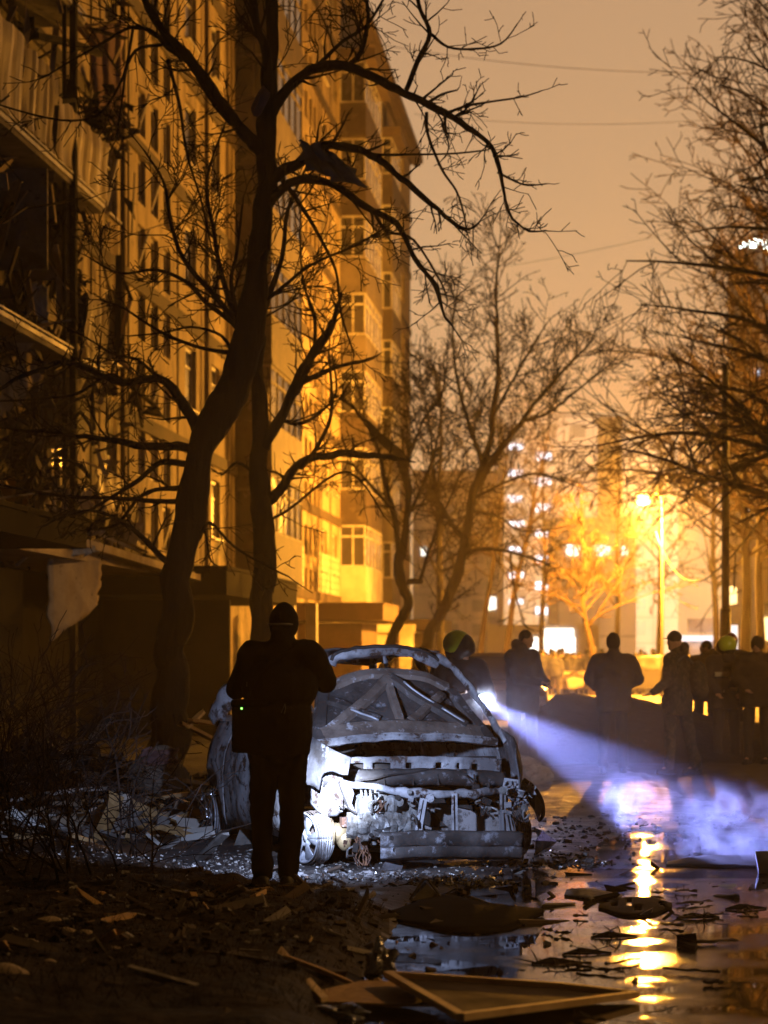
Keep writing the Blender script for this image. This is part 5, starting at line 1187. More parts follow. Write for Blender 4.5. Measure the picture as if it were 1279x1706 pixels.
# tailgate frame, rear panel, floor, firewall, seats
q = MB(); q.tube([K(-.68, -1.62, .95), K(0, -1.74, .97), K(.68, -1.62, .95)], .05, 8); q.tube([K(-.5, -1.13, 1.45), K(0, -1.18, 1.49), K(.5, -1.13, 1.45)], .035, 8); q.build('tailgate_frame', M['burnt_rust'], car, smooth=True)
q = MB()
def tfn(i, j):
    a = -1+2*i/16; z = .2+.75*j/8; return K(a*uside(-1.74, z), -1.75-.08*(1-a*a)+.03*fbm((a*3, z*4, 1), 3), z)
q.grid(tfn, 16, 8); q.build('tailgate_skin', M['burnt_rust'], car, smooth=True, th=.012)
q = MB(); q.box(K(0, -.15, .17), (1.5, 3.0, .05)); q.box(K(0, 1.16, .50), (1.42, .05, .50)); q.build('floor_and_firewall', M['burnt_black'], car)
for sg in (-1, 1):
    q = MB()
    fr = [K(sg*.36-.22, -.25, .35), K(sg*.36-.22, -.40, .95), K(sg*.36-.08, -.43, 1.15), K(sg*.36+.08, -.43, 1.15), K(sg*.36+.22, -.40, .95), K(sg*.36+.22, -.25, .35)]
    q.tube(fr, .016, 6)
    for t in range(7): q.tube([K(sg*.36-.22, -.28-.02*t, .42+.08*t), K(sg*.36+.22, -.28-.02*t, .42+.08*t)], .004, 4)
    for t in range(5): q.tube([K(sg*.36-.2+.1*t, -.2, .33), K(sg*.36-.2+.1*t, .3, .36)], .006, 4)
    q.build('seat_frame', M['burnt_rust'], car)
q = MB(); q.tube([K(-.68, .95, .88), K(0, 1.0, .90), K(.68, .95, .88)], .045, 8); q.tube([K(-.36+.17*math.cos(t*.5236), .72-.05*math.sin(t*.5236), .95+.17*math.sin(t*.5236)) for t in range(13)], .012, 6); q.build('dashboard_bar', M['burnt_black'], car)
# ---- bonnet
def hd_(a, t, off=0):
    hw = .735-.20*t-.02*t*t; z = .825+.055*(1-a*a)+.43*t+.07*(1-a*a)*t; v = 1.17-.50*t+.05*(1-a*a)
    p = K(a*hw, v, z); nn = Vector((0, .68, .72)); d = .018*fbm((a*2.3, t*2.6, 7), 3)
    return p+nn*(off+d)
bon = MB(); bon.grid(lambda i, j: hd_(-1+2*i/40, j/26)+Vector((0, -.02, 0))+Vector((0, -.68, -.72))*.012*fbm((i*.25, j*.25, 3), 3), 40, 26)
bn = bon.build('bonnet', M['burnt_dark'], car, smooth=True, th=.008)
def beam(pts, wd, hgt, name, mt, n_=14):
    q = MB(); ring = []
    P_ = []
    for i in range(n_+1):
        f = i/n_*(len(pts)-1); k_ = min(len(pts)-2, int(f)); a = pts[k_][0]+(pts[k_+1][0]-pts[k_][0])*(f-k_); t = pts[k_][1]+(pts[k_+1][1]-pts[k_][1])*(f-k_); P_.append((a, t))
    for i, (a, t) in enumerate(P_):
        a2, t2 = P_[min(i+1, n_)]; a1, t1 = P_[max(i-1, 0)]; d = (hd_(a2, t2)-hd_(a1, t1)).normalized(); nn = Vector((0, .68, .72)); s = d.cross(nn).normalized(); c = hd_(a, t, .004)
        w2 = wd/2*(1+.12*noise.noise((a*5, t*5, 1)))
        for (su, h_) in ((-1, 0), (-.62, 1), (.62, 1), (1, 0)): ring.append(c+s*w2*su+nn*hgt*h_)
    fs = [(i*4+k_, i*4+k_+1, i*4+5+k_, i*4+4+k_) for i in range(n_) for k_ in range(3)]+[(0, 1, 2, 3), (n_*4+3, n_*4+2, n_*4+1, n_*4)]
    q.add(ring, fs); return q.build(name, M[mt], bn)
beam([(-.86, .70), (-.28, .28)], .085, .030, 'bonnet_brace', 'burnt_dark'); beam([(-.02, .90), (-.84, .24)], .095, .036, 'bonnet_brace', 'burnt_rust')
beam([(.0, .90), (.74, .24)], .095, .036, 'bonnet_brace', 'burnt_dark'); beam([(.70, .74), (.10, .28)], .085, .030, 'bonnet_brace', 'burnt_rust')
beam([(-.03, .86), (-.04, .28)], .07, .034, 'bonnet_brace', 'burnt_rust')
beam([(-.93, .02), (-.94, .5), (-.95, .90)], .11, .03, 'bonnet_edge', 'burnt_dark'); beam([(.93, .02), (.94, .5), (.95, .90)], .11, .03, 'bonnet_edge', 'burnt_dark')
beam([(-.96, .95), (-.5, .97), (0, .97), (.5, .97), (.96, .95)], .10, .03, 'bonnet_edge', 'burnt_rust', 24)
beam([(-.97, .17), (-.5, .16), (0, .155), (.5, .16), (.97, .17)], .20, .026, 'bonnet_edge', 'burnt_rust', 24)
beam([(-.99, .04), (-.5, .035), (0, .03), (.5, .035), (.99, .04)], .05, .038, 'bonnet_edge', 'burnt_white', 24)
for (a0, t0, a1, t1) in ((-.60, .455, -.30, .245), (.16, .80, .46, .52), (.52, .44, .72, .27)):        # bare shiny ridge on the braces
    q = MB(); q.tube([hd_(a0+(a1-a0)*i/8, t0+(t1-t0)*i/8, .040) for i in range(9)], .010, 6); q.build('bright_ridge', M['rim_metal'], bn, smooth=True)
# ---- cowl panel with openings, front scuttle
q = MB(); nu, nv = 60, 6
def cfn(i, j):
    x = 536+300*i/nu; y = 1264+30*(1-j/nv)+3*math.sin(i*.9)*.2; c = (i/nu-.5)*2
    p = kp(x, y-4*(1-c*c), 1.22+.05*(1-c*c)); return p+Vector((0, .006*fbm((i*.2, j*.3, 2), 2), 0))
def csk(i, j): return j in (2, 3) and (9 <= i <= 13 or 17 <= i <= 22 or i in (28, 29, 38, 39, 45, 50, 51))
q.grid(cfn, nu, nv, skip=csk); q.build('cowl_panel', M['burnt_white'], car, smooth=True, th=.01)
q = MB()
def sfn(i, j):
    c = -1+2*i/40; x = 690+152*c; y = 1288+24*(j/6)-5*(1-c*c)+2.5*noise.noise((i*.3, j, 1)); v = 1.34+.06*math.sin(math.pi*j/6)+.10*(1-c*c); return kp(x, y, v)
q.grid(sfn, 40, 6); q.build('scuttle_beam', M['burnt_dark'], car, smooth=True, th=.015)
q = MB(); pts = [kp(600, 1300, 1.50), kp(622, 1298, 1.53), kp(650, 1291, 1.53), kp(690, 1287, 1.5), kp(725, 1280, 1.45)]; q.tube(pts, .007, 6)
q.tube([kp(772, 1289, 1.52), kp(782, 1298, 1.54), kp(790, 1310, 1.54)], .006, 5)
for x in (640, 688, 730, 790): q.tube([kp(x, 1290, 1.5), kp(x+1, 1308, 1.51)], .006, 5)
q.build('burnt_cable', M['burnt_black'], car)
# ---- front structure: slam panel, bumper beam, radiator, uprights
q = MB(); pts = [kp(566, 1306, 1.50), kp(600, 1309, 1.56), kp(640, 1315, 1.60), kp(690, 1322, 1.62), kp(740, 1322, 1.62), kp(790, 1322, 1.60), kp(840, 1316, 1.5)]
pp_, rr_ = smoothline(pts, [.03, .024, .022, .035, .03, .035, .03], 6)
for i in range(len(rr_)): rr_[i] *= 1+.55*noise.noise(pp_[i]*14); pp_[i].z += .014*noise.noise(pp_[i]*11)
q.tube(pp_, rr_, 8, flat=.6); q.build('slam_panel', M['burnt_white'], car, smooth=True)
q = MB(); nu = 44
def bfn(i, j):
    x = 634+238*i/nu; c = -1+2*i/nu; prof = [(0, 1386), (.035, 1389), (.035, 1406), (.022, 1408), (.022, 1411), (.035, 1413), (.035, 1425), (0, 1429)][j]
    return kp(x, prof[1]+2.2*noise.noise((i*.11, 0, 3))+1.2*noise.noise((i*.13, j*2, 3))+(2.5*abs(c)**3), 1.84+prof[0]+.05*(1-c*c)+.045*noise.noise((i*.10, 0, 5)))
q.grid(bfn, nu, 7); bmp = q.build('bumper_beam', M['burnt_dark'], car, smooth=True, th=.012)
q = MB(); 
for x, y in ((652, 1396), (664, 1400), (657, 1416), (672, 1417)): q.cyl(kp(x, y, 1.90), .016, .03, 'y', 12)
q.build('beam_hole', M['burnt_black'], bmp)
q = MB(); q.poly([kp(700, 1340, 1.42), kp(775, 1336, 1.42), kp(838, 1340, 1.42), kp(838, 1390, 1.42), kp(760, 1392, 1.42), kp(696, 1390, 1.42)], .03, nrm=(0, 1, 0)); q.build('radiator', mat('radiator_face', (.36, .35, .37), (.25, .245, .25), (.12, .11, .11), scale=3, rough=.6, bump=.003, bscale=90), car)
q = MB(); q.poly([kp(700, 1345, 1.45), kp(722, 1352, 1.45), kp(735, 1368, 1.45), (kp(744, 1376, 1.45)), kp(720, 1378, 1.45), kp(705, 1372, 1.45), kp(690, 1388, 1.45), kp(680, 1350, 1.45)], .01, nrm=(0, 1, 0)); q.cyl(kp(800, 1352, 1.46), .035, .03, 'y', 16); q.poly([kp(740, 1328, 1.46), kp(838, 1330, 1.46), kp(832, 1345, 1.46), kp(790, 1350, 1.46), kp(745, 1340, 1.46)], .01, nrm=(0, 1, 0)); q.build('melted_shroud', M['burnt_black'], car)
for (xa, ya, xb, yb, wd, v) in ((757, 1322, 758, 1388, .040, 1.72), (706, 1330, 696, 1388, .05, 1.66), (838, 1318, 838, 1350, .04, 1.62), (840, 1350, 842, 1390, .085, 1.66), (846, 1355, 852, 1390, .03, 1.70)):
    q = MB(); q.bar(kp(xa, ya, v), kp(xb, yb, v), wd, .02, up=(0, 1, 0)); q.bar(kp(xa-3, ya+2, v+.01), kp(xb-3, yb-2, v+.01), .008, .03, up=(0, 1, 0)); q.build('upright', M['burnt_white'], car)
q = MB(); q.bar(kp(838, 1352, 1.70), kp(852, 1354, 1.70), .03, .02); q.cyl(kp(716, 1330, 1.66), .030, .03, 'y', 16); q.build('bracket', M['burnt_white'], car)
# ---- engine: block, head, pulleys, pipes, battery tray
eng = empty('x', (0, 0, 0)); bpy.data.objects.remove(eng)
q = MB(); q.box(kp(640, 1350, 1.38), (.42, .28, .26)); q.box(kp(600, 1350, 1.42), (.14, .20, .22)); q.build('engine_block', M['engine_metal'], car, bevel=.01)
q = MB(); q.cyl(kp(620, 1342, 1.60), .040, .07, 'y', 24); q.cyl(kp(620, 1342, 1.645), .030, .02, 'y', 24); q.cyl(kp(620, 1342, 1.66), .012, .02, 'y', 12); q.box(kp(607, 1342, 1.56), (.09, .08, .14)); q.build('alternator', M['engine_metal'], car, smooth=False)
for i, x in enumerate((604, 611, 619, 627)):
    q = MB(); q.tube([kp(x, 1334, 1.58), kp(x-1, 1326, 1.60), kp(x-2, 1316, 1.59)], [.012, .011, .008], 7); q.build('injector_pipe', M['engine_metal'], car)
q = MB(); q.tube([kp(624, 1322, 1.62), kp(631, 1320, 1.63), kp(632, 1328, 1.64), kp(628, 1333, 1.64)], .006, 6); q.build('fuel_pipe', M['engine_metal'], car)
q = MB(); q.ell(kp(652, 1342, 1.58), (.05, .06, .08), 12, 8); q.cyl(kp(664, 1336, 1.60), .032, .05, 'y', 20); q.build('water_pump', M['engine_metal'], car)
q = MB(); q.cyl(kp(614, 1388, 1.62), .034, .05, 'y', 20); q.build('pulley', M['engine_metal'], car)
q = MB()                                                                   # cast gearbox housing, lumpy
def gfn(i, j):
    x = 578+108*i/30; y = 1358+34*j/8+3*noise.noise((i*.5, j*.5, 1)); return kp(x, y, 1.60+.045*math.sin(math.pi*j/8)+.04*fbm((i*.33, j*.4, 5), 3))
q.grid(gfn, 30, 8); q.build('gearbox_casing', M['engine_metal'], car, th=.03)
# fender apron: bright plate at left with ragged edges
q = MB()
def afn(i, j):
    t = i/14; s = j/16; x = 524+48*t-6*s*(1-t); y = 1262+(78+14*math.sin(t*3))*s+10*t
    if j == 16: y += 4*noise.noise((i*.5, 0, 2))
    return kp(x, y, 1.50-.30*(1-t)+.05*math.sin(s*3)+.02*fbm((i*.3, j*.3, 8), 3))
q.grid(afn, 14, 16); q.build('wing_plate', M['burnt_white'], car, smooth=True, th=.01)
q = MB(); q.poly([kp(566, 1305, 1.64), kp(584, 1306, 1.62), kp(590, 1322, 1.62), kp(586, 1338, 1.62), kp(592, 1352, 1.62), kp(582, 1346, 1.63), kp(574, 1326, 1.64)], .012, nrm=(0, 1, 0)); q.build('torn_plate', M['burnt_white'], car)
q = MB(); q.tube([kp(564, 1303, 1.66), kp(572, 1326, 1.66), kp(580, 1346, 1.66), kp(594, 1356, 1.66)], .008, 6); q.build('torn_edge', M['burnt_black'], car)
# random hardware filling the bay: pipes, brackets, hoses
for i in range(84):
    q = MB(); i = i % 46; x = rng.uniform(575, 700) if i < 30 else rng.uniform(780, 880); y = rng.uniform(1318, 1420) if i < 30 else rng.uniform(1310, 1350); v = rng.uniform(1.38, 1.68)
    if i < 30 and y > 1390: x = rng.uniform(570, 640)
    p = kp(x, y, v); ty = rng.random()
    if ty < .45:
        pts = [p]; d = Vector((rng.gauss(0, 1), rng.gauss(0, .5), rng.gauss(0, 1))).normalized()
        for _ in range(5): d = (d+Vector((rng.gauss(0, .7), rng.gauss(0, .4), rng.gauss(0, .7)))).normalized(); pts.append(pts[-1]+d*rng.uniform(.015, .04))
        q.tube(smoothline(pts, [1]*6, 3)[0], rng.uniform(.004, .010), 6); nm = 'hose'
    elif ty < .75:
        q.box(p, (rng.uniform(.02, .07), rng.uniform(.02, .05), rng.uniform(.02, .07)), Matrix.Rotation(rng.uniform(-.6, .6), 3, 'Y')); nm = 'bracket'
    else:
        q.cyl(p, rng.uniform(.012, .03), rng.uniform(.02, .05), rng.choice(['x', 'y']), 14); nm = 'pulley'
    q.build(nm, M[rng.choice(['engine_metal', 'engine_metal', 'burnt_white', 'rusty', 'burnt_black', 'burnt_black', 'rusty'])], car)
# right-hand side of the bay: torn wing, crumpled metal
for i, (poly_, m_) in enumerate((([(842, 1296), (870, 1300), (884, 1318), (876, 1336), (850, 1332), (838, 1316)], 'burnt_white'), ([(868, 1300), (892, 1318), (905, 1342), (898, 1366), (892, 1350), (880, 1335), (870, 1322)], 'burnt_black'), ([(800, 1322), (826, 1322), (832, 1340), (815, 1345), (800, 1338)], 'burnt_rust'))):
    q = MB(); q.poly([kp(x, y, 1.45+.03*math.sin(k_*2.1)) for k_, (x, y) in enumerate(poly_)], .02, nrm=(0, 1, 0)); q.build('torn_wing_piece', M[m_], car)
q = MB()
for i, (x0, y0, x1, y1) in enumerate(((842, 1302, 868, 1324), (852, 1318, 880, 1344), (864, 1306, 888, 1326))):
    q = MB(); q.grid(lambda a_, b_: kp(x0+(x1-x0)*a_/12, y0+(y1-y0)*b_/10, 1.52+.03*i)+Vector((.025*fbm((a_*.5, b_*.5, i), 3), .09*fbm((a_*.45, b_*.45, i+5), 4), .02*fbm((a_*.6, b_*.5, i+9), 3))), 12, 10)
    q.build('crumpled_metal', M[('burnt_white', 'burnt_grey', 'burnt_white')[i]], car, th=.004)
q = MB(); pts = [kp(872, 1300, 1.5), kp(890, 1314, 1.48), kp(903, 1336, 1.42), (kp(905, 1358, 1.38)), kp(897, 1368, 1.36)]; q.tube(smoothline(pts, [1]*5, 4)[0], .022, 7, flat=.5); q.build('wing_edge', M['burnt_black'], car, smooth=True)
# lower front: crossmember, hanging lip, drive shaft, hub and arms at left
q = MB(); q.bar(kp(640, 1448, 1.5), kp(860, 1448, 1.5), .12, .06); q.bar(kp(655, 1436, 1.80), kp(720, 1440, 1.80), .03, .02); q.build('crossmember', M['burnt_black'], car)
q = MB(); q.poly([kp(634, 1452, 1.86), kp(650, 1420, 1.84), kp(672, 1440, 1.84), kp(668, 1456, 1.86)], .01, nrm=(0, 1, 0)); q.build('hanging_plate', M['burnt_grey'], car)
q = MB(); q.cyl(kp(562, 1388, 1.38), .075, .10, 'x', 24); q.cyl(kp(550, 1388, 1.38), .11, .014, 'x', 32); q.ell(kp(575, 1400, 1.42), (.06, .05, .08), 12, 8); q.tube([kp(560, 1400, 1.4), kp(600, 1412, 1.4), kp(660, 1418, 1.35)], .022, 8); q.tube([kp(566, 1385, 1.36), kp(585, 1350, 1.30), kp(592, 1320, 1.2)], .03, 10); q.build('hub_and_strut', M['brass_metal'], car, smooth=True)
q = MB()
for i in range(12):
    x = 585+rng.uniform(0, 30); pts = [kp(x, 1372, 1.62)]
    for k_ in range(5): pts.append(kp(x+rng.uniform(-6, 10)+k_*2, 1372+14*(k_+1), 1.62+rng.uniform(-.03, .03)))
    q.tube(smoothline(pts, [1]*6, 3)[0], .004, 5)
q.build('wiring_loom', M['copper_wire'], car)
# wheels on bare rims
def rim(u, v, yaw, label=None, r=.185, mt='rim_metal', z=.185):
    q = MB(); sgn = 1 if u > 0 else -1; Rm = Matrix.Rotation(yaw, 3, 'Z')
    def T(a, rr2, x): return K(0, 0, 0)+Rm @ Vector((-sgn*x, rr2*math.cos(a), rr2*math.sin(a)))
    n_ = 50; prof = [(-.075, r), (-.07, r-.012), (0, r-.028), (.06, r-.014), (.07, r), (.076, r-.004), (.072, r-.014)]
    q.grid(lambda i, j: T(2*math.pi*i/n_, prof[j][1]+.004*noise.noise((i*.3, j, v)), prof[j][0]), n_, len(prof)-1)
    pr = [(.045, .165), (.055, .14), (.06, .10), (.058, .065), (.05, .05), (.055, .02)]
    def sk(i, j): return j in (0, 1, 2) and (i % 10) in (3, 4, 5, 6)
    q.grid(lambda i, j: T(2*math.pi*i/n_, pr[j][1], pr[j][0]+.006*math.cos(10*math.pi*i/n_)), n_, len(pr)-1, skip=sk)
    q.cyl(T(0, 0, .055), .022, .02, Rm @ Vector((1, 0, 0)), 16)
    t = q.build('rim', M[mt], car, smooth=True, th=.006); t.location = K(u, v, z)
    q = MB(); q.cyl(T(0, 0, .0), .12, .02, Rm @ Vector((1, 0, 0)), 28); d = q.build('brake_disc', M['burnt_rust'], t)
    q = MB(); n2 = 40                                                     # burnt wire cords of the tyre sagging round the rim
    for kx in range(7): q.tube([T(2*math.pi*i/n2, r+.006+.010*noise.noise((i*.4, kx, u*3)), -.06+.02*kx) for i in range(n2+1)], .0025, 4)
    q.build('tyre_cord', M['burnt_rust'], t)
    return t
rim(-.78, 1.30, R(14)); rim(.76, 1.30, R(14), mt='burnt_grey'); rim(-.78, -1.25, 0); rim(.78, -1.25, 0, mt='burnt_grey')
# crumpled bright sheet hanging off the rear arch
q = MB(); q.grid(lambda i, j: kp(348+26*i/10-6*j/12*(1-i/10), 1308+88*j/12, -1.35+.1*i/10)+Vector((.06*fbm((i*.5, j*.45, 3), 3)+.05, .05*fbm((i*.5, j*.45, 8), 3), 0)), 10, 12); q.build('crumpled_sheet', M['chrome'], car, smooth=True, th=.006)

# ================================================================ DEBRIS
def plate(px, Y, th, m_, name, label, cat, group=None, z=None, wob=0):
    # px: ground pixels (with height offsets) -> thick plate
    pts = [G(x, y, zz) for x, y, zz in px]; c = sum(pts, Vector())/len(pts); mb = MB(); mb.poly([p-c for p in pts], th, nrm=(0, 0, 1)); o = mb.build(name, m_, bevel=.004); o.location = c; return tag(o, label, cat, group)
# pane with thin frame
cs = [G(648, 1624, .10), G(1052, 1657, .04), G(772, 1694, .06), G(772, 1694, .06)]
A_, B_, C_ = G(646, 1623, .11), G(1060, 1657, .03), G(768, 1694, .08)
c0 = (A_+B_+C_)/3
wf = empty('window_frame', c0, 0, 'thin wooden window frame with its dark pane lying across the puddle in the foreground', 'window frame')
D_ = G(940, 1643, .05)
q = MB()
for a, b_ in ((A_, C_), (C_, B_), (A_, D_), (D_, B_)): q.bar(a-c0, b_-c0, .038, .03)
q.build('frame', M['pale_wood'], wf)
q = MB(); q.poly([A_-c0-Vector((0, 0, .012)), C_-c0-Vector((0, 0, .012)), B_-c0-Vector((0, 0, .012)), D_-c0-Vector((0, 0, .012))], .006, nrm=(0, 0, 1)); q.build('pane', M['glass_sheet'], wf)
# cupboard-like bent board
c0 = G(600, 1650, .05); bb = empty('broken_board', c0, 0, 'bent tan board with a raised left edge lying beside the window frame', 'board')
q = MB(); q.poly([G(522, 1652, .06)-c0, G(600, 1634, .06)-c0, G(655, 1634, .06)-c0, G(745, 1672, .04)-c0, G(640, 1672, .04)-c0, G(540, 1668, .04)-c0], .015, nrm=(0, 0, 1)); q.build('sheet', M['wood'], bb)
q = MB(); q.poly([G(455, 1628, .0)-c0+Vector((0, 0, .10)), G(470, 1624, .0)-c0+Vector((0, 0, .12)), G(548, 1668, .05)-c0, G(536, 1670, .05)-c0], .02); q.poly([G(455, 1628, .0)-c0+Vector((0, 0, .10)), G(536, 1670, .05)-c0, G(520, 1672, -.0)-c0, G(462, 1660, -.0)-c0], .015); q.build('raised_edge', M['pale_wood'], bb)
plank(G(474, 1594, .16), G(590, 1640, .05), .03, .02, M['wood'], 'thin pale lath leaning over the bent tan board', name='lath', seed=60)
plank(G(500, 1592, .05), G(520, 1560, .14), .02, .012, M['pale_wood'], 'short upright splinter above the bent tan board', name='splinter', seed=61)
plate([(148, 1546, .12), (178, 1526, .16), (238, 1562, .10), (226, 1572, .08)], 0, .025, M['wood'], 'board_offcut', 'square tan board offcut standing out on the dark earth at left', 'board')
plank(G(230, 1575, .10), G(565, 1626, .08), .10, .04, M['dark_wood'], 'long dark plank lying from the tan offcut toward the puddle', name='long_plank', seed=62)
for i, (x, y, s_) in enumerate(((88, 1548, .10), (110, 1560, .07), (140, 1562, .06), (48, 1580, .07), (172, 1574, .04), (190, 1585, .035), (12, 1630, .10), (30, 1650, .06), (80, 1610, .05))):
    mb = MB(); mb.ell((0, 0, 0), (s_, s_*.7, s_*.5), 10, 7); mb.v = [(v[0]*(1+.4*noise.noise(Vector(v)*14+Vector((i, 0, 0)))), v[1]*(1+.4*noise.noise(Vector(v)*12)), v[2]*(1+.4*noise.noise(Vector(v)*16))) for v in mb.v]
    o = mb.build('rubble_lump', M['plaster']); o.location = G(x, y, .10)+Vector((0, 0, s_*.2)); tag(o, ['large ochre plaster lump left of the tan board offcut', 'ochre plaster lump in the middle between the large one and the tan offcut', 'small ochre lump just below the tan board offcut', 'flat ochre lump at the left, beyond the large one', 'pebble sized ochre lump under the tip of the tan offcut', 'pebble sized ochre lump nearest the long dark plank', 'ochre lump cut by the left frame edge', 'ochre lump just right of the one at the frame edge', 'lowest ochre lump near the bottom left'][i], 'rubble', 'ochre plaster lumps on the dark earth')
# dark bumper shell in water
def shell(px, hgt, m_, name, label, cat, holes_=()):
    # px: outline on ground (front edge list, back edge list)
    fr, bk = px; c = G((fr[0][0]+fr[-1][0])/2, fr[len(fr)//2][1]); mb = MB(); n_ = 36
    def L0_(lst, t):
        f = t*(len(lst)-1); k_ = min(len(lst)-2, int(f)); return (lst[k_][0]+(lst[k_+1][0]-lst[k_][0])*(f-k_), lst[k_][1]+(lst[k_+1][1]-lst[k_][1])*(f-k_))
    def L_(lst, t):
        q1 = [L0_(lst, min(1, max(0, t+d_))) for d_ in (-.09, -.045, 0, .045, .09)]; return (L0_(lst, t)[0], sum(q[1] for q in q1)/5+1.2*noise.noise((t*7, lst[0][0], 2))*math.sin(math.pi*t))
    def fn(i, j):
        t = i/n_; a = G(*L_(fr, t)); b_ = G(*L_(bk, t)); s_ = j/10; p = a.lerp(b_, s_); p.z = hgt*math.sin(math.pi*s_)*math.sin(math.pi*min(1, max(0, t)))*(1+.25*noise.noise((i*.2, j*.2, hgt*20)))+.012; return p-c
    def sk(i, j): return any((i-a)**2/(ra*ra)+(j-b_)**2/(rb*rb) < 1 for a, b_, ra, rb in holes_)
    mb.grid(fn, n_, 10, skip=sk); o = mb.build(name, m_, smooth=True, th=.012); o.location = c; return tag(o, label, cat)
shell(([(650, 1532), (700, 1546), (770, 1560), (850, 1552), (880, 1536), (906, 1521)], [(650, 1522), (690, 1506), (740, 1488), (800, 1506), (860, 1512), (906, 1518)]), .045, M['black_plastic'], 'car_body_panel', 'large black curved car panel lying in the puddle edge before the burnt car', 'car part')
shell(([(997, 1514), (1040, 1530), (1090, 1528), (1120, 1513)], [(997, 1511), (1040, 1497), (1090, 1497), (1120, 1508)]), .016, M['black_plastic'], 'perforated_panel', 'leaf shaped black panel with round holes lying in the bright part of the puddle', 'car part', [(7, 5, 1.3, 1.6), (13.5, 6, 1.5, 2.6), (17, 2.5, 2.0, 1.5), (29, 5.5, 2.6, 2.2)])
shell(([(940, 1494), (980, 1500), (1037, 1497)], [(944, 1485), (980, 1482), (1037, 1493)]), .025, M['burnt_grey'], 'grey_panel', 'flat grey scrap of bodywork behind the perforated panel', 'car part')
# bright headlamp shard at the right of the car
c0 = G(905, 1432, 0); mb = MB(); tip = P(928, 1402, 17.7)-c0; r1 = [P(888, 1378, 17.7)-c0, P(904, 1384, 17.5)-c0, P(893, 1400, 17.4)-c0, P(892, 1425, 17.5)-c0, P(886, 1430, 17.8)-c0]
for i in range(4): mb.poly([r1[i], r1[i+1], tip], .004)
mb.poly([r1[0], tip, P(912, 1418, 17.9)-c0], .004); mb.poly([r1[4], P(912, 1418, 17.9)-c0, tip], .004)
o = mb.build('headlamp_shell', M['chrome']); o.location = c0; tag(o, 'shiny silver headlamp shell poking out beside the right front wheel of the wreck', 'headlamp')
# curved chrome strip and triangular scrap before the car
c0 = G(560, 1470, .03); mb = MB(); mb.tube([G(539, 1468, .03)-c0, G(538, 1462, .10)-c0+Vector((0, 0, .04)), G(552, 1468, .12)-c0+Vector((0, 0, .02)), G(572, 1470, .06)-c0, G(577, 1472, .02)-c0], .010, 6); o = mb.build('trim_strip', M['chrome']); o.location = c0; tag(o, 'small curved bright trim strip on the ground below the left front rim', 'car part')
c0 = G(715, 1500, 0); mb = MB(); mb.poly([G(684, 1502)-c0, G(706, 1496)-c0+Vector((0, 0, .11)), G(712, 1500)-c0+Vector((0, 0, .10)), G(738, 1500)-c0], .01); mb.tube([G(682, 1500)-c0, G(706, 1498)-c0+Vector((0, 0, .13)), G(714, 1498)-c0+Vector((0, 0, .12)), G(740, 1502)-c0], .008, 5); o = mb.build('bent_scrap', M['burnt_black']); o.location = c0; tag(o, 'dark tent shaped scrap with a bright rim before the front of the burnt car', 'scrap')
# crumpled foil by the board, sacks, timber at left
def crumple(label, loc, s_, m_, name, cat, seed, group=None, amp=.35, n_=22):
    mb = MB(); mb.ell((0, 0, 0), s_, n_, n_//2+3); mb.v = [tuple(Vector(v)*(1+amp*fbm((v[0]/s_[0]*1.3+seed, v[1]/s_[1]*1.3, v[2]/s_[2]*1.3), 4))) for v in mb.v]
    o = mb.build(name, m_, smooth=False); o.location = loc; return tag(o, label, cat, group)
crumple('crumpled silvery foil behind the bent tan board', G(632, 1622, .03)+Vector((0, 0, .05)), (.07, .06, .08), M['foil'], 'crumpled_foil', 'foil', 1, amp=.8, n_=30)
crumple('crumpled silvery scrap in front of the bent tan board', G(560, 1688, .02), (.10, .06, .03), M['foil'], 'crumpled_foil', 'foil', 5, amp=.8, n_=30)
crumple('large pale sack with a pink cloth over it, left of the burnt car', P(265, 1288, 23.0), (.27, .22, .24), M['sack'], 'sack', 'sack', 7, amp=.22)
rag([(235, 1250, 0), (290, 1252, 0), (300, 1272, -.15), (243, 1276, -.15)], 22.85, M['pink_cloth'], 'pink cloth draped over the large pale sack', 'cloth', 'pink_cloth', 21, .02, amp=.05)
for i, (x, y, a) in enumerate(((835, 1262, .17), (868, 1280, .16), (895, 1290, .13))):
    crumple(['pale rubble sack leaning behind the right wing of the burnt car', 'middle one of three pale sacks behind the burnt car', 'smallest pale sack farthest right behind the burnt car'][i], G(x, y+18, 0)+Vector((0, 0, .12)), (a*1.5, a, a), M['sack'], 'sack', 'sack', 30+i, amp=.22)
GT = 'timbers and boards piled against the block'
spec = [(300, 1205, 355, 1232, 'wood', .10), (312, 1212, 340, 1185, 'pale_wood', .06), (318, 1200, 350, 1205, 'wood', .12), (150, 1228, 190, 1196, 'stone', .07), (128, 1258, 160, 1228, 'stone', .05),
        (60, 1325, 175, 1313, 'white_paint', .05), (0, 1340, 70, 1322, 'white_paint', .03), (300, 1300, 348, 1308, 'wood', .07), (270, 1330, 320, 1322, 'pale_wood', .06), (255, 1342, 340, 1332, 'dark_wood', .14), (200, 1350, 300, 1345, 'stone', .10), (130, 1345, 215, 1338, 'stone', .12)]
labs = ['wide tan board lying in the heap behind the burnt car', 'short pale timber sticking up from the heap behind the burnt car', 'split tan board on top of the heap behind the burnt car', 'grey slab leaning among the bush shoots', 'smaller grey slab below the leaning one', 'white painted batten lying across the left ground', 'thin white batten at the far left edge', 'tan board end right of the pale sack', 'pale board end below the pale sack', 'dark board flat below the pale sack', 'grey slab flat on the lit ground left of the car', 'grey slab half behind the bush']
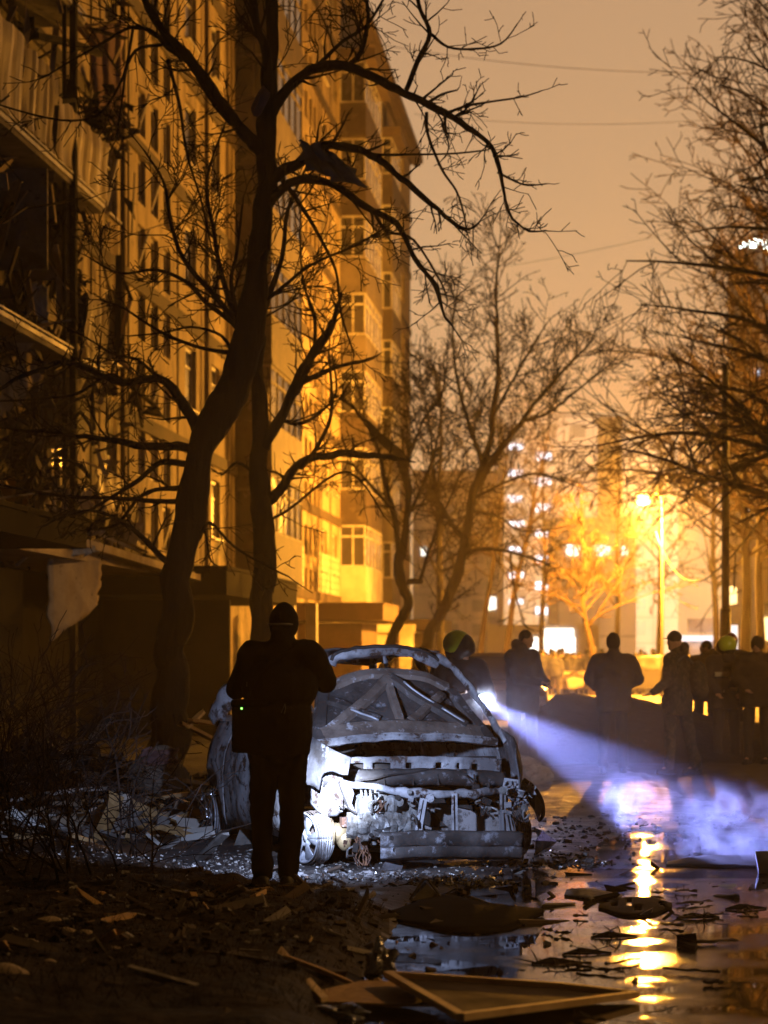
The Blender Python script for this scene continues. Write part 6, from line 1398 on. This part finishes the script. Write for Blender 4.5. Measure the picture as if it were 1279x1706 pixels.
for i, (x0, y0, x1, y1, m_, wd) in enumerate(spec):
    Y = 26 if i < 3 else (23 if i < 5 else 21.6)
    plank(P(x0, y0, Y), P(x1, y1, Y+.4), wd, .035, M[m_], labs[i], name='timber' if 'slab' not in labs[i] else 'slab', cat='timber' if 'slab' not in labs[i] else 'slab', seed=70+i)
# flat panel lying lit on the ground at left
plate([(150, 1352, .06), (258, 1340, .08), (300, 1372, .05), (165, 1392, .04)], 0, .03, mat('panel_bluegrey', (.22, .25, .28), (.13, .14, .16), scale=3, rough=.7), 'door_panel', 'pale blue-grey flat door panel lying on the ground left of the burnt car', 'panel')
# heap of rubble at the foot of the block
def rubble(name, label, cen, ext, n_, smin, smax, mats, seed, kind='stuff', heap=0.0, cat=None, lng=1.0):
    rr = random.Random(seed); mb = MB()
    for i in range(n_):
        a = rr.gauss(0, .45); b_ = rr.gauss(0, .45); x = cen[0]+a*ext[0]; y = cen[1]+b_*ext[1]; z = gheight(x, y)+heap*math.exp(-(a*a+b_*b_)*2.5)*rr.uniform(.3, 1)
        if z < -.02 and heap == 0: z = -.005
        s_ = smin*(smax/smin)**(rr.random()**2); Rm = Matrix.Rotation(rr.uniform(0, 6.28), 3, 'Z') @ Matrix.Rotation(rr.gauss(0, .35), 3, 'X') @ Matrix.Rotation(rr.gauss(0, .35), 3, 'Y')
        mb.cur = rr.randrange(len(mats)); pts = []
        hx, hy, hz = s_*rr.uniform(.5, 1)*lng, s_*rr.uniform(.3, .8)/lng, s_*rr.uniform(.12, .4)/lng**.5
        for sz in (-1, 1):
            for sx_, sy in ((-1, -1), (1, -1), (1, 1), (-1, 1)): pts.append(Rm @ Vector((sx_*hx*rr.uniform(.6, 1), sy*hy*rr.uniform(.6, 1), sz*hz*rr.uniform(.6, 1)))+Vector((x, y, z+hz*.5)))
        mb.add(pts, [(0, 3, 2, 1), (4, 5, 6, 7), (0, 1, 5, 4), (1, 2, 6, 5), (2, 3, 7, 6), (3, 0, 4, 7)])
    o = mb.build(name, [M[m] for m in mats]); return tag(o, label, cat, kind=kind)
rubble('rubble', 'heaped rubble along the foot of the block', (-3.6, 25), (2.6, 3.2), 1500, .02, .22, ['dark_wood', 'soil', 'concrete', 'soot_shade', 'soot_shade'], 1, heap=.55)
rubble('rubble', 'rubble between the block and the wreck', (-2.5, 21.6), (2.3, 1.8), 900, .015, .20, ['stone', 'dark_wood', 'soot_shade', 'plaster', 'concrete', 'wood'], 2, heap=.22)
rubble('broken_glass', 'pale chips strewn on the lit ground by the wreck', (-1.2, 17.2), (2.0, 1.4), 2600, .004, .022, ['stone', 'stone', 'white_paint', 'soil'], 3)
rubble('ash_debris', 'ash and scraps under the front of the wreck', (.35, 16.25), (1.5, .42), 1500, .006, .045, ['ash', 'ash', 'burnt_black', 'foil'], 4, heap=.04)
rubble('gravel', 'litter on the dark earth in the foreground', (-1.2, 13.2), (1.7, 2.6), 2600, .005, .05, ['soil', 'dark_wood', 'soil', 'soil', 'dark_wood', 'soil', 'soil', 'stone'], 5)
rubble('gravel', 'litter behind and right of the wreck', (2.0, 20.5), (2.6, 2.6), 900, .008, .05, ['soil', 'dark_wood', 'stone', 'soot_shade'], 6)
rubble('litter', 'crumbs floating and lying in the puddle', (1.2, 13.0), (1.6, 2.8), 520, .003, .016, ['soot_shade', 'soot_shade', 'stone'], 7)
rubble('ash_debris', 'ash on the shore between wreck and puddle', (1.55, 17.6), (.9, .8), 800, .006, .04, ['ash', 'burnt_black', 'soot_shade', 'foil'], 8, heap=.03)
rubble('splinters', 'splinters of wood and board strewn over the foreground earth', (-1.3, 13.4), (2.2, 3.2), 210, .02, .13, ['dark_wood', 'dark_wood', 'wood', 'dark_wood', 'concrete'], 9, lng=2.4)
rubble('splinters', 'splinters and scraps strewn around the puddle edge', (1.0, 15.6), (2.2, 2.2), 150, .015, .08, ['dark_wood', 'soot_shade', 'soot_shade', 'stone'], 10, lng=2.2)
rubble('splinters', 'boards and slats strewn left of the wreck', (-2.3, 20.6), (2.2, 2.0), 200, .06, .30, ['wood', 'stone', 'dark_wood', 'plaster', 'white_paint'], 11, lng=2.2, heap=.15)
# dark grass and stalk tufts on the earth bank
rr = random.Random(31); mb = MB()
for i in range(6000):
    x = rr.uniform(-3.2, .1); y = rr.uniform(9.8, 16.4)
    if sdist(BANK, x, y) > 0: continue
    z = gheight(x, y); h_ = rr.uniform(.01, .08); a = rr.uniform(0, 6.28); w_ = .002
    mb.add([(x-w_, y, z), (x+w_, y, z), (x+math.cos(a)*h_*.7, y+math.sin(a)*h_*.5, z+h_)], [(0, 1, 2)])
tag(mb.build('dry_grass', M['dark_wood']), kind='stuff')
# sticks floating in the puddle
GS = 'broken twigs and sticks lying in the puddle'
for i, (x0, y0, x1, y1) in enumerate(((1085, 1487, 1106, 1488), (1124, 1485, 1162, 1485), (1127, 1507, 1183, 1502), (1130, 1530, 1205, 1524), (1228, 1519, 1264, 1520), (1010, 1608, 1065, 1598), (960, 1612, 1040, 1620), (905, 1610, 985, 1606), (1105, 1615, 1200, 1622), (955, 1694, 1008, 1700), (1170, 1637, 1205, 1637), (925, 1555, 948, 1556), (905, 1548, 920, 1552), (955, 1526, 980, 1527), (1160, 1570, 1230, 1568), (1100, 1540, 1140, 1543))):
    rr = random.Random(i+200); a, b_ = G(x0, y0, .012), G(x1, y1, .012); c = (a+b_)/2; mb = MB(); n_ = 7
    mb.tube([a.lerp(b_, k_/n_)-c+Vector((0, rr.uniform(-.01, .01), rr.uniform(0, .01))) for k_ in range(n_+1)], [rr.uniform(.003, .012) for _ in range(n_+1)], 6)
    for k_ in range(3): p = a.lerp(b_, rr.random())-c; mb.tube([p, p+Vector((rr.uniform(-.06, .06), rr.uniform(-.06, .06), rr.uniform(.0, .05)))], .003, 4)
    o = mb.build('floating_stick', M['dark_wood']); o.location = c; tag(o, ['short stick directly above the perforated panel', 'farthest level stick right of the lamp reflection', 'long level stick right of the perforated panel', 'stick pointing at the tip of the perforated panel', 'short stick near the right frame edge beside a dark clump', 'stick just below the hooked wire scrap', 'long stick behind the point of the window frame', 'stick above the upper edge of the window frame', 'longest stick, crossing the lamp reflection to the right', 'stick nearest the bottom frame edge under the window frame', 'short stick far right of the window frame point', 'short stick left of the hooked wire scrap', 'tiny stick by the tip of the black car panel', 'short stick between the black car panel and the perforated panel', 'long thin stick right of the small dark block', 'stick left of the small dark block'][i], 'stick', GS)
for i, (x, y, s_, lab) in enumerate(((1020, 1562, 1.0, 'splintered scrap with a thin hooked wire standing in the puddle'), (1160, 1530, .9, 'dark jagged twig cluster right of the perforated panel'), (925, 1606, .8, 'dark twig cluster at the upper edge of the window pane'), (975, 1590, .6, 'small triangular wire loop standing in the puddle'), (1240, 1515, .5, 'small dark clump at the right edge of the puddle'))):
    rr = random.Random(i+300); mb = MB()
    for k_ in range(9):
        p = Vector((rr.gauss(0, .06), rr.gauss(0, .05), .008)); q2 = p+Vector((rr.gauss(0, .09), rr.gauss(0, .07), rr.uniform(0, .07)))*s_; mb.tube([p, p.lerp(q2, .5)+Vector((rr.uniform(-.01, .01), 0, rr.uniform(0, .015))), q2], [.006*s_, .004*s_, .0015], 5)
    mb.poly([Vector((-.12, -.03, .01)), Vector((.0, -.05, .012)), Vector((.14, .02, .01)), Vector((-.02, .05, .03))], .01)
    o = mb.build('twig_clump', M['soot_shade']); o.location = G(x, y, .0); tag(o, lab, 'twigs')
plate([(1129, 1566, .02), (1128, 1558, .05), (1160, 1553, .07), (1162, 1570, .02), (1158, 1577, .02)], 0, .03, M['soot_shade'], 'dark_block', 'small dark block standing in the puddle right of the lamp reflection', 'block')
# overturned grey box and dark hump at right shore
plate([(1258, 1418, .14), (1300, 1416, .14), (1300, 1450, .02), (1264, 1450, .02)], 0, .04, M['white_paint'], 'pale_box', 'pale box lying in the mist at the right edge of the frame', 'box')
shell(([(1110, 1442), (1180, 1446), (1262, 1446)], [(1112, 1438), (1170, 1428), (1262, 1426)]), .03, M['grey_fabric'], 'wet_tarpaulin', 'wet dark tarpaulin lying in the mist between puddle and pale box', 'tarpaulin')

# ================================================================ SMOKE AND HAZE
def volmat(name): 
    m = bpy.data.materials.new(name); m.use_nodes = True; n = m.node_tree; n.nodes.clear(); o = n.nodes.new('ShaderNodeOutputMaterial'); v = n.nodes.new('ShaderNodeVolumePrincipled'); n.links.new(v.outputs[0], o.inputs['Volume']); return m, n, v
SM_C = Vector((2.45, 20.2, .85)); SM_S = (4.6, 7.2, 1.7)
m_, n, v = volmat('smoke_volume'); L = n.links
v.inputs['Color'].default_value = (.75, .76, .85, 1); v.inputs['Anisotropy'].default_value = .35
t = n.nodes.new('ShaderNodeTexCoord')
def node(ty, **kw):
    x = n.nodes.new(ty)
    for k_, val in kw.items(): setattr(x, k_, val)
    return x
def math_(op, a, b_=None):
    x = node('ShaderNodeMath', operation=op)
    for i, q in enumerate((a, b_)):
        if q is None: continue
        if isinstance(q, (int, float)): x.inputs[i].default_value = q
        else: L.new(q, x.inputs[i])
    return x.outputs[0]
def blob(c, r, soft):                                                    # 1 inside, 0 outside an ellipsoid
    s_ = node('ShaderNodeVectorMath', operation='SUBTRACT'); L.new(t.outputs['Object'], s_.inputs[0]); s_.inputs[1].default_value = Vector(c)-SM_C
    d = node('ShaderNodeVectorMath', operation='DIVIDE'); L.new(s_.outputs[0], d.inputs[0]); d.inputs[1].default_value = r
    l = node('ShaderNodeVectorMath', operation='LENGTH'); L.new(d.outputs[0], l.inputs[0])
    mr = node('ShaderNodeMapRange', interpolation_type='SMOOTHSTEP'); L.new(l.outputs['Value'], mr.inputs['Value']); mr.inputs['From Min'].default_value = soft; mr.inputs['From Max'].default_value = 1; mr.inputs['To Min'].default_value = 1; mr.inputs['To Max'].default_value = 0
    return mr.outputs[0]
nz = node('ShaderNodeTexNoise'); nz.inputs['Scale'].default_value = 4.2; nz.inputs['Detail'].default_value = 6; nz.inputs['Distortion'].default_value = 1.2; L.new(t.outputs['Object'], nz.inputs['Vector'])
mr = node('ShaderNodeMapRange'); mr.inputs['From Min'].default_value = .49; mr.inputs['From Max'].default_value = .63; L.new(nz.outputs['Fac'], mr.inputs['Value'])
base_ = blob((1.75, 21.3, .70), (2.1, 3.0, 1.1), .3); p4_ = blob(tuple(TORCH_B+BD*.1), (.20, .20, .20), .0)  # p4_: dense puff added at the torch to make its glare halo
p1_ = blob((2.06, 19.7, .30), (.42, .55, .36), .0); p2_ = blob((2.75, 18.8, .20), (.85, .9, .50), .0); p3_ = blob((2.6, 18.2, .02), (1.1, .8, .22), .0)
sum_ = math_('ADD', math_('MULTIPLY', p1_, 3.2), math_('ADD', math_('MULTIPLY', p2_, 2.2), math_('MULTIPLY', p3_, 3.2)))
den = math_('ADD', math_('ADD', math_('MULTIPLY', base_, .04), math_('MULTIPLY', p4_, 1.2)), math_('MULTIPLY', sum_, mr.outputs[0]))
L.new(den, v.inputs['Density'])
q = MB(); q.box((0, 0, 0), SM_S); o = q.build('smoke', m_); o.location = SM_C; tag(o, kind='stuff', label='smoke drifting through the torch beam over the puddle')
m2, n2_, v2 = volmat('haze_volume'); v2.inputs['Color'].default_value = (.95, .85, .72, 1); v2.inputs['Density'].default_value = .0009; v2.inputs['Anisotropy'].default_value = .74
q = MB(); q.box((20, 150, 17.0), (320, 330, 38)); o = q.build('haze', m2); tag(o, kind='stuff')
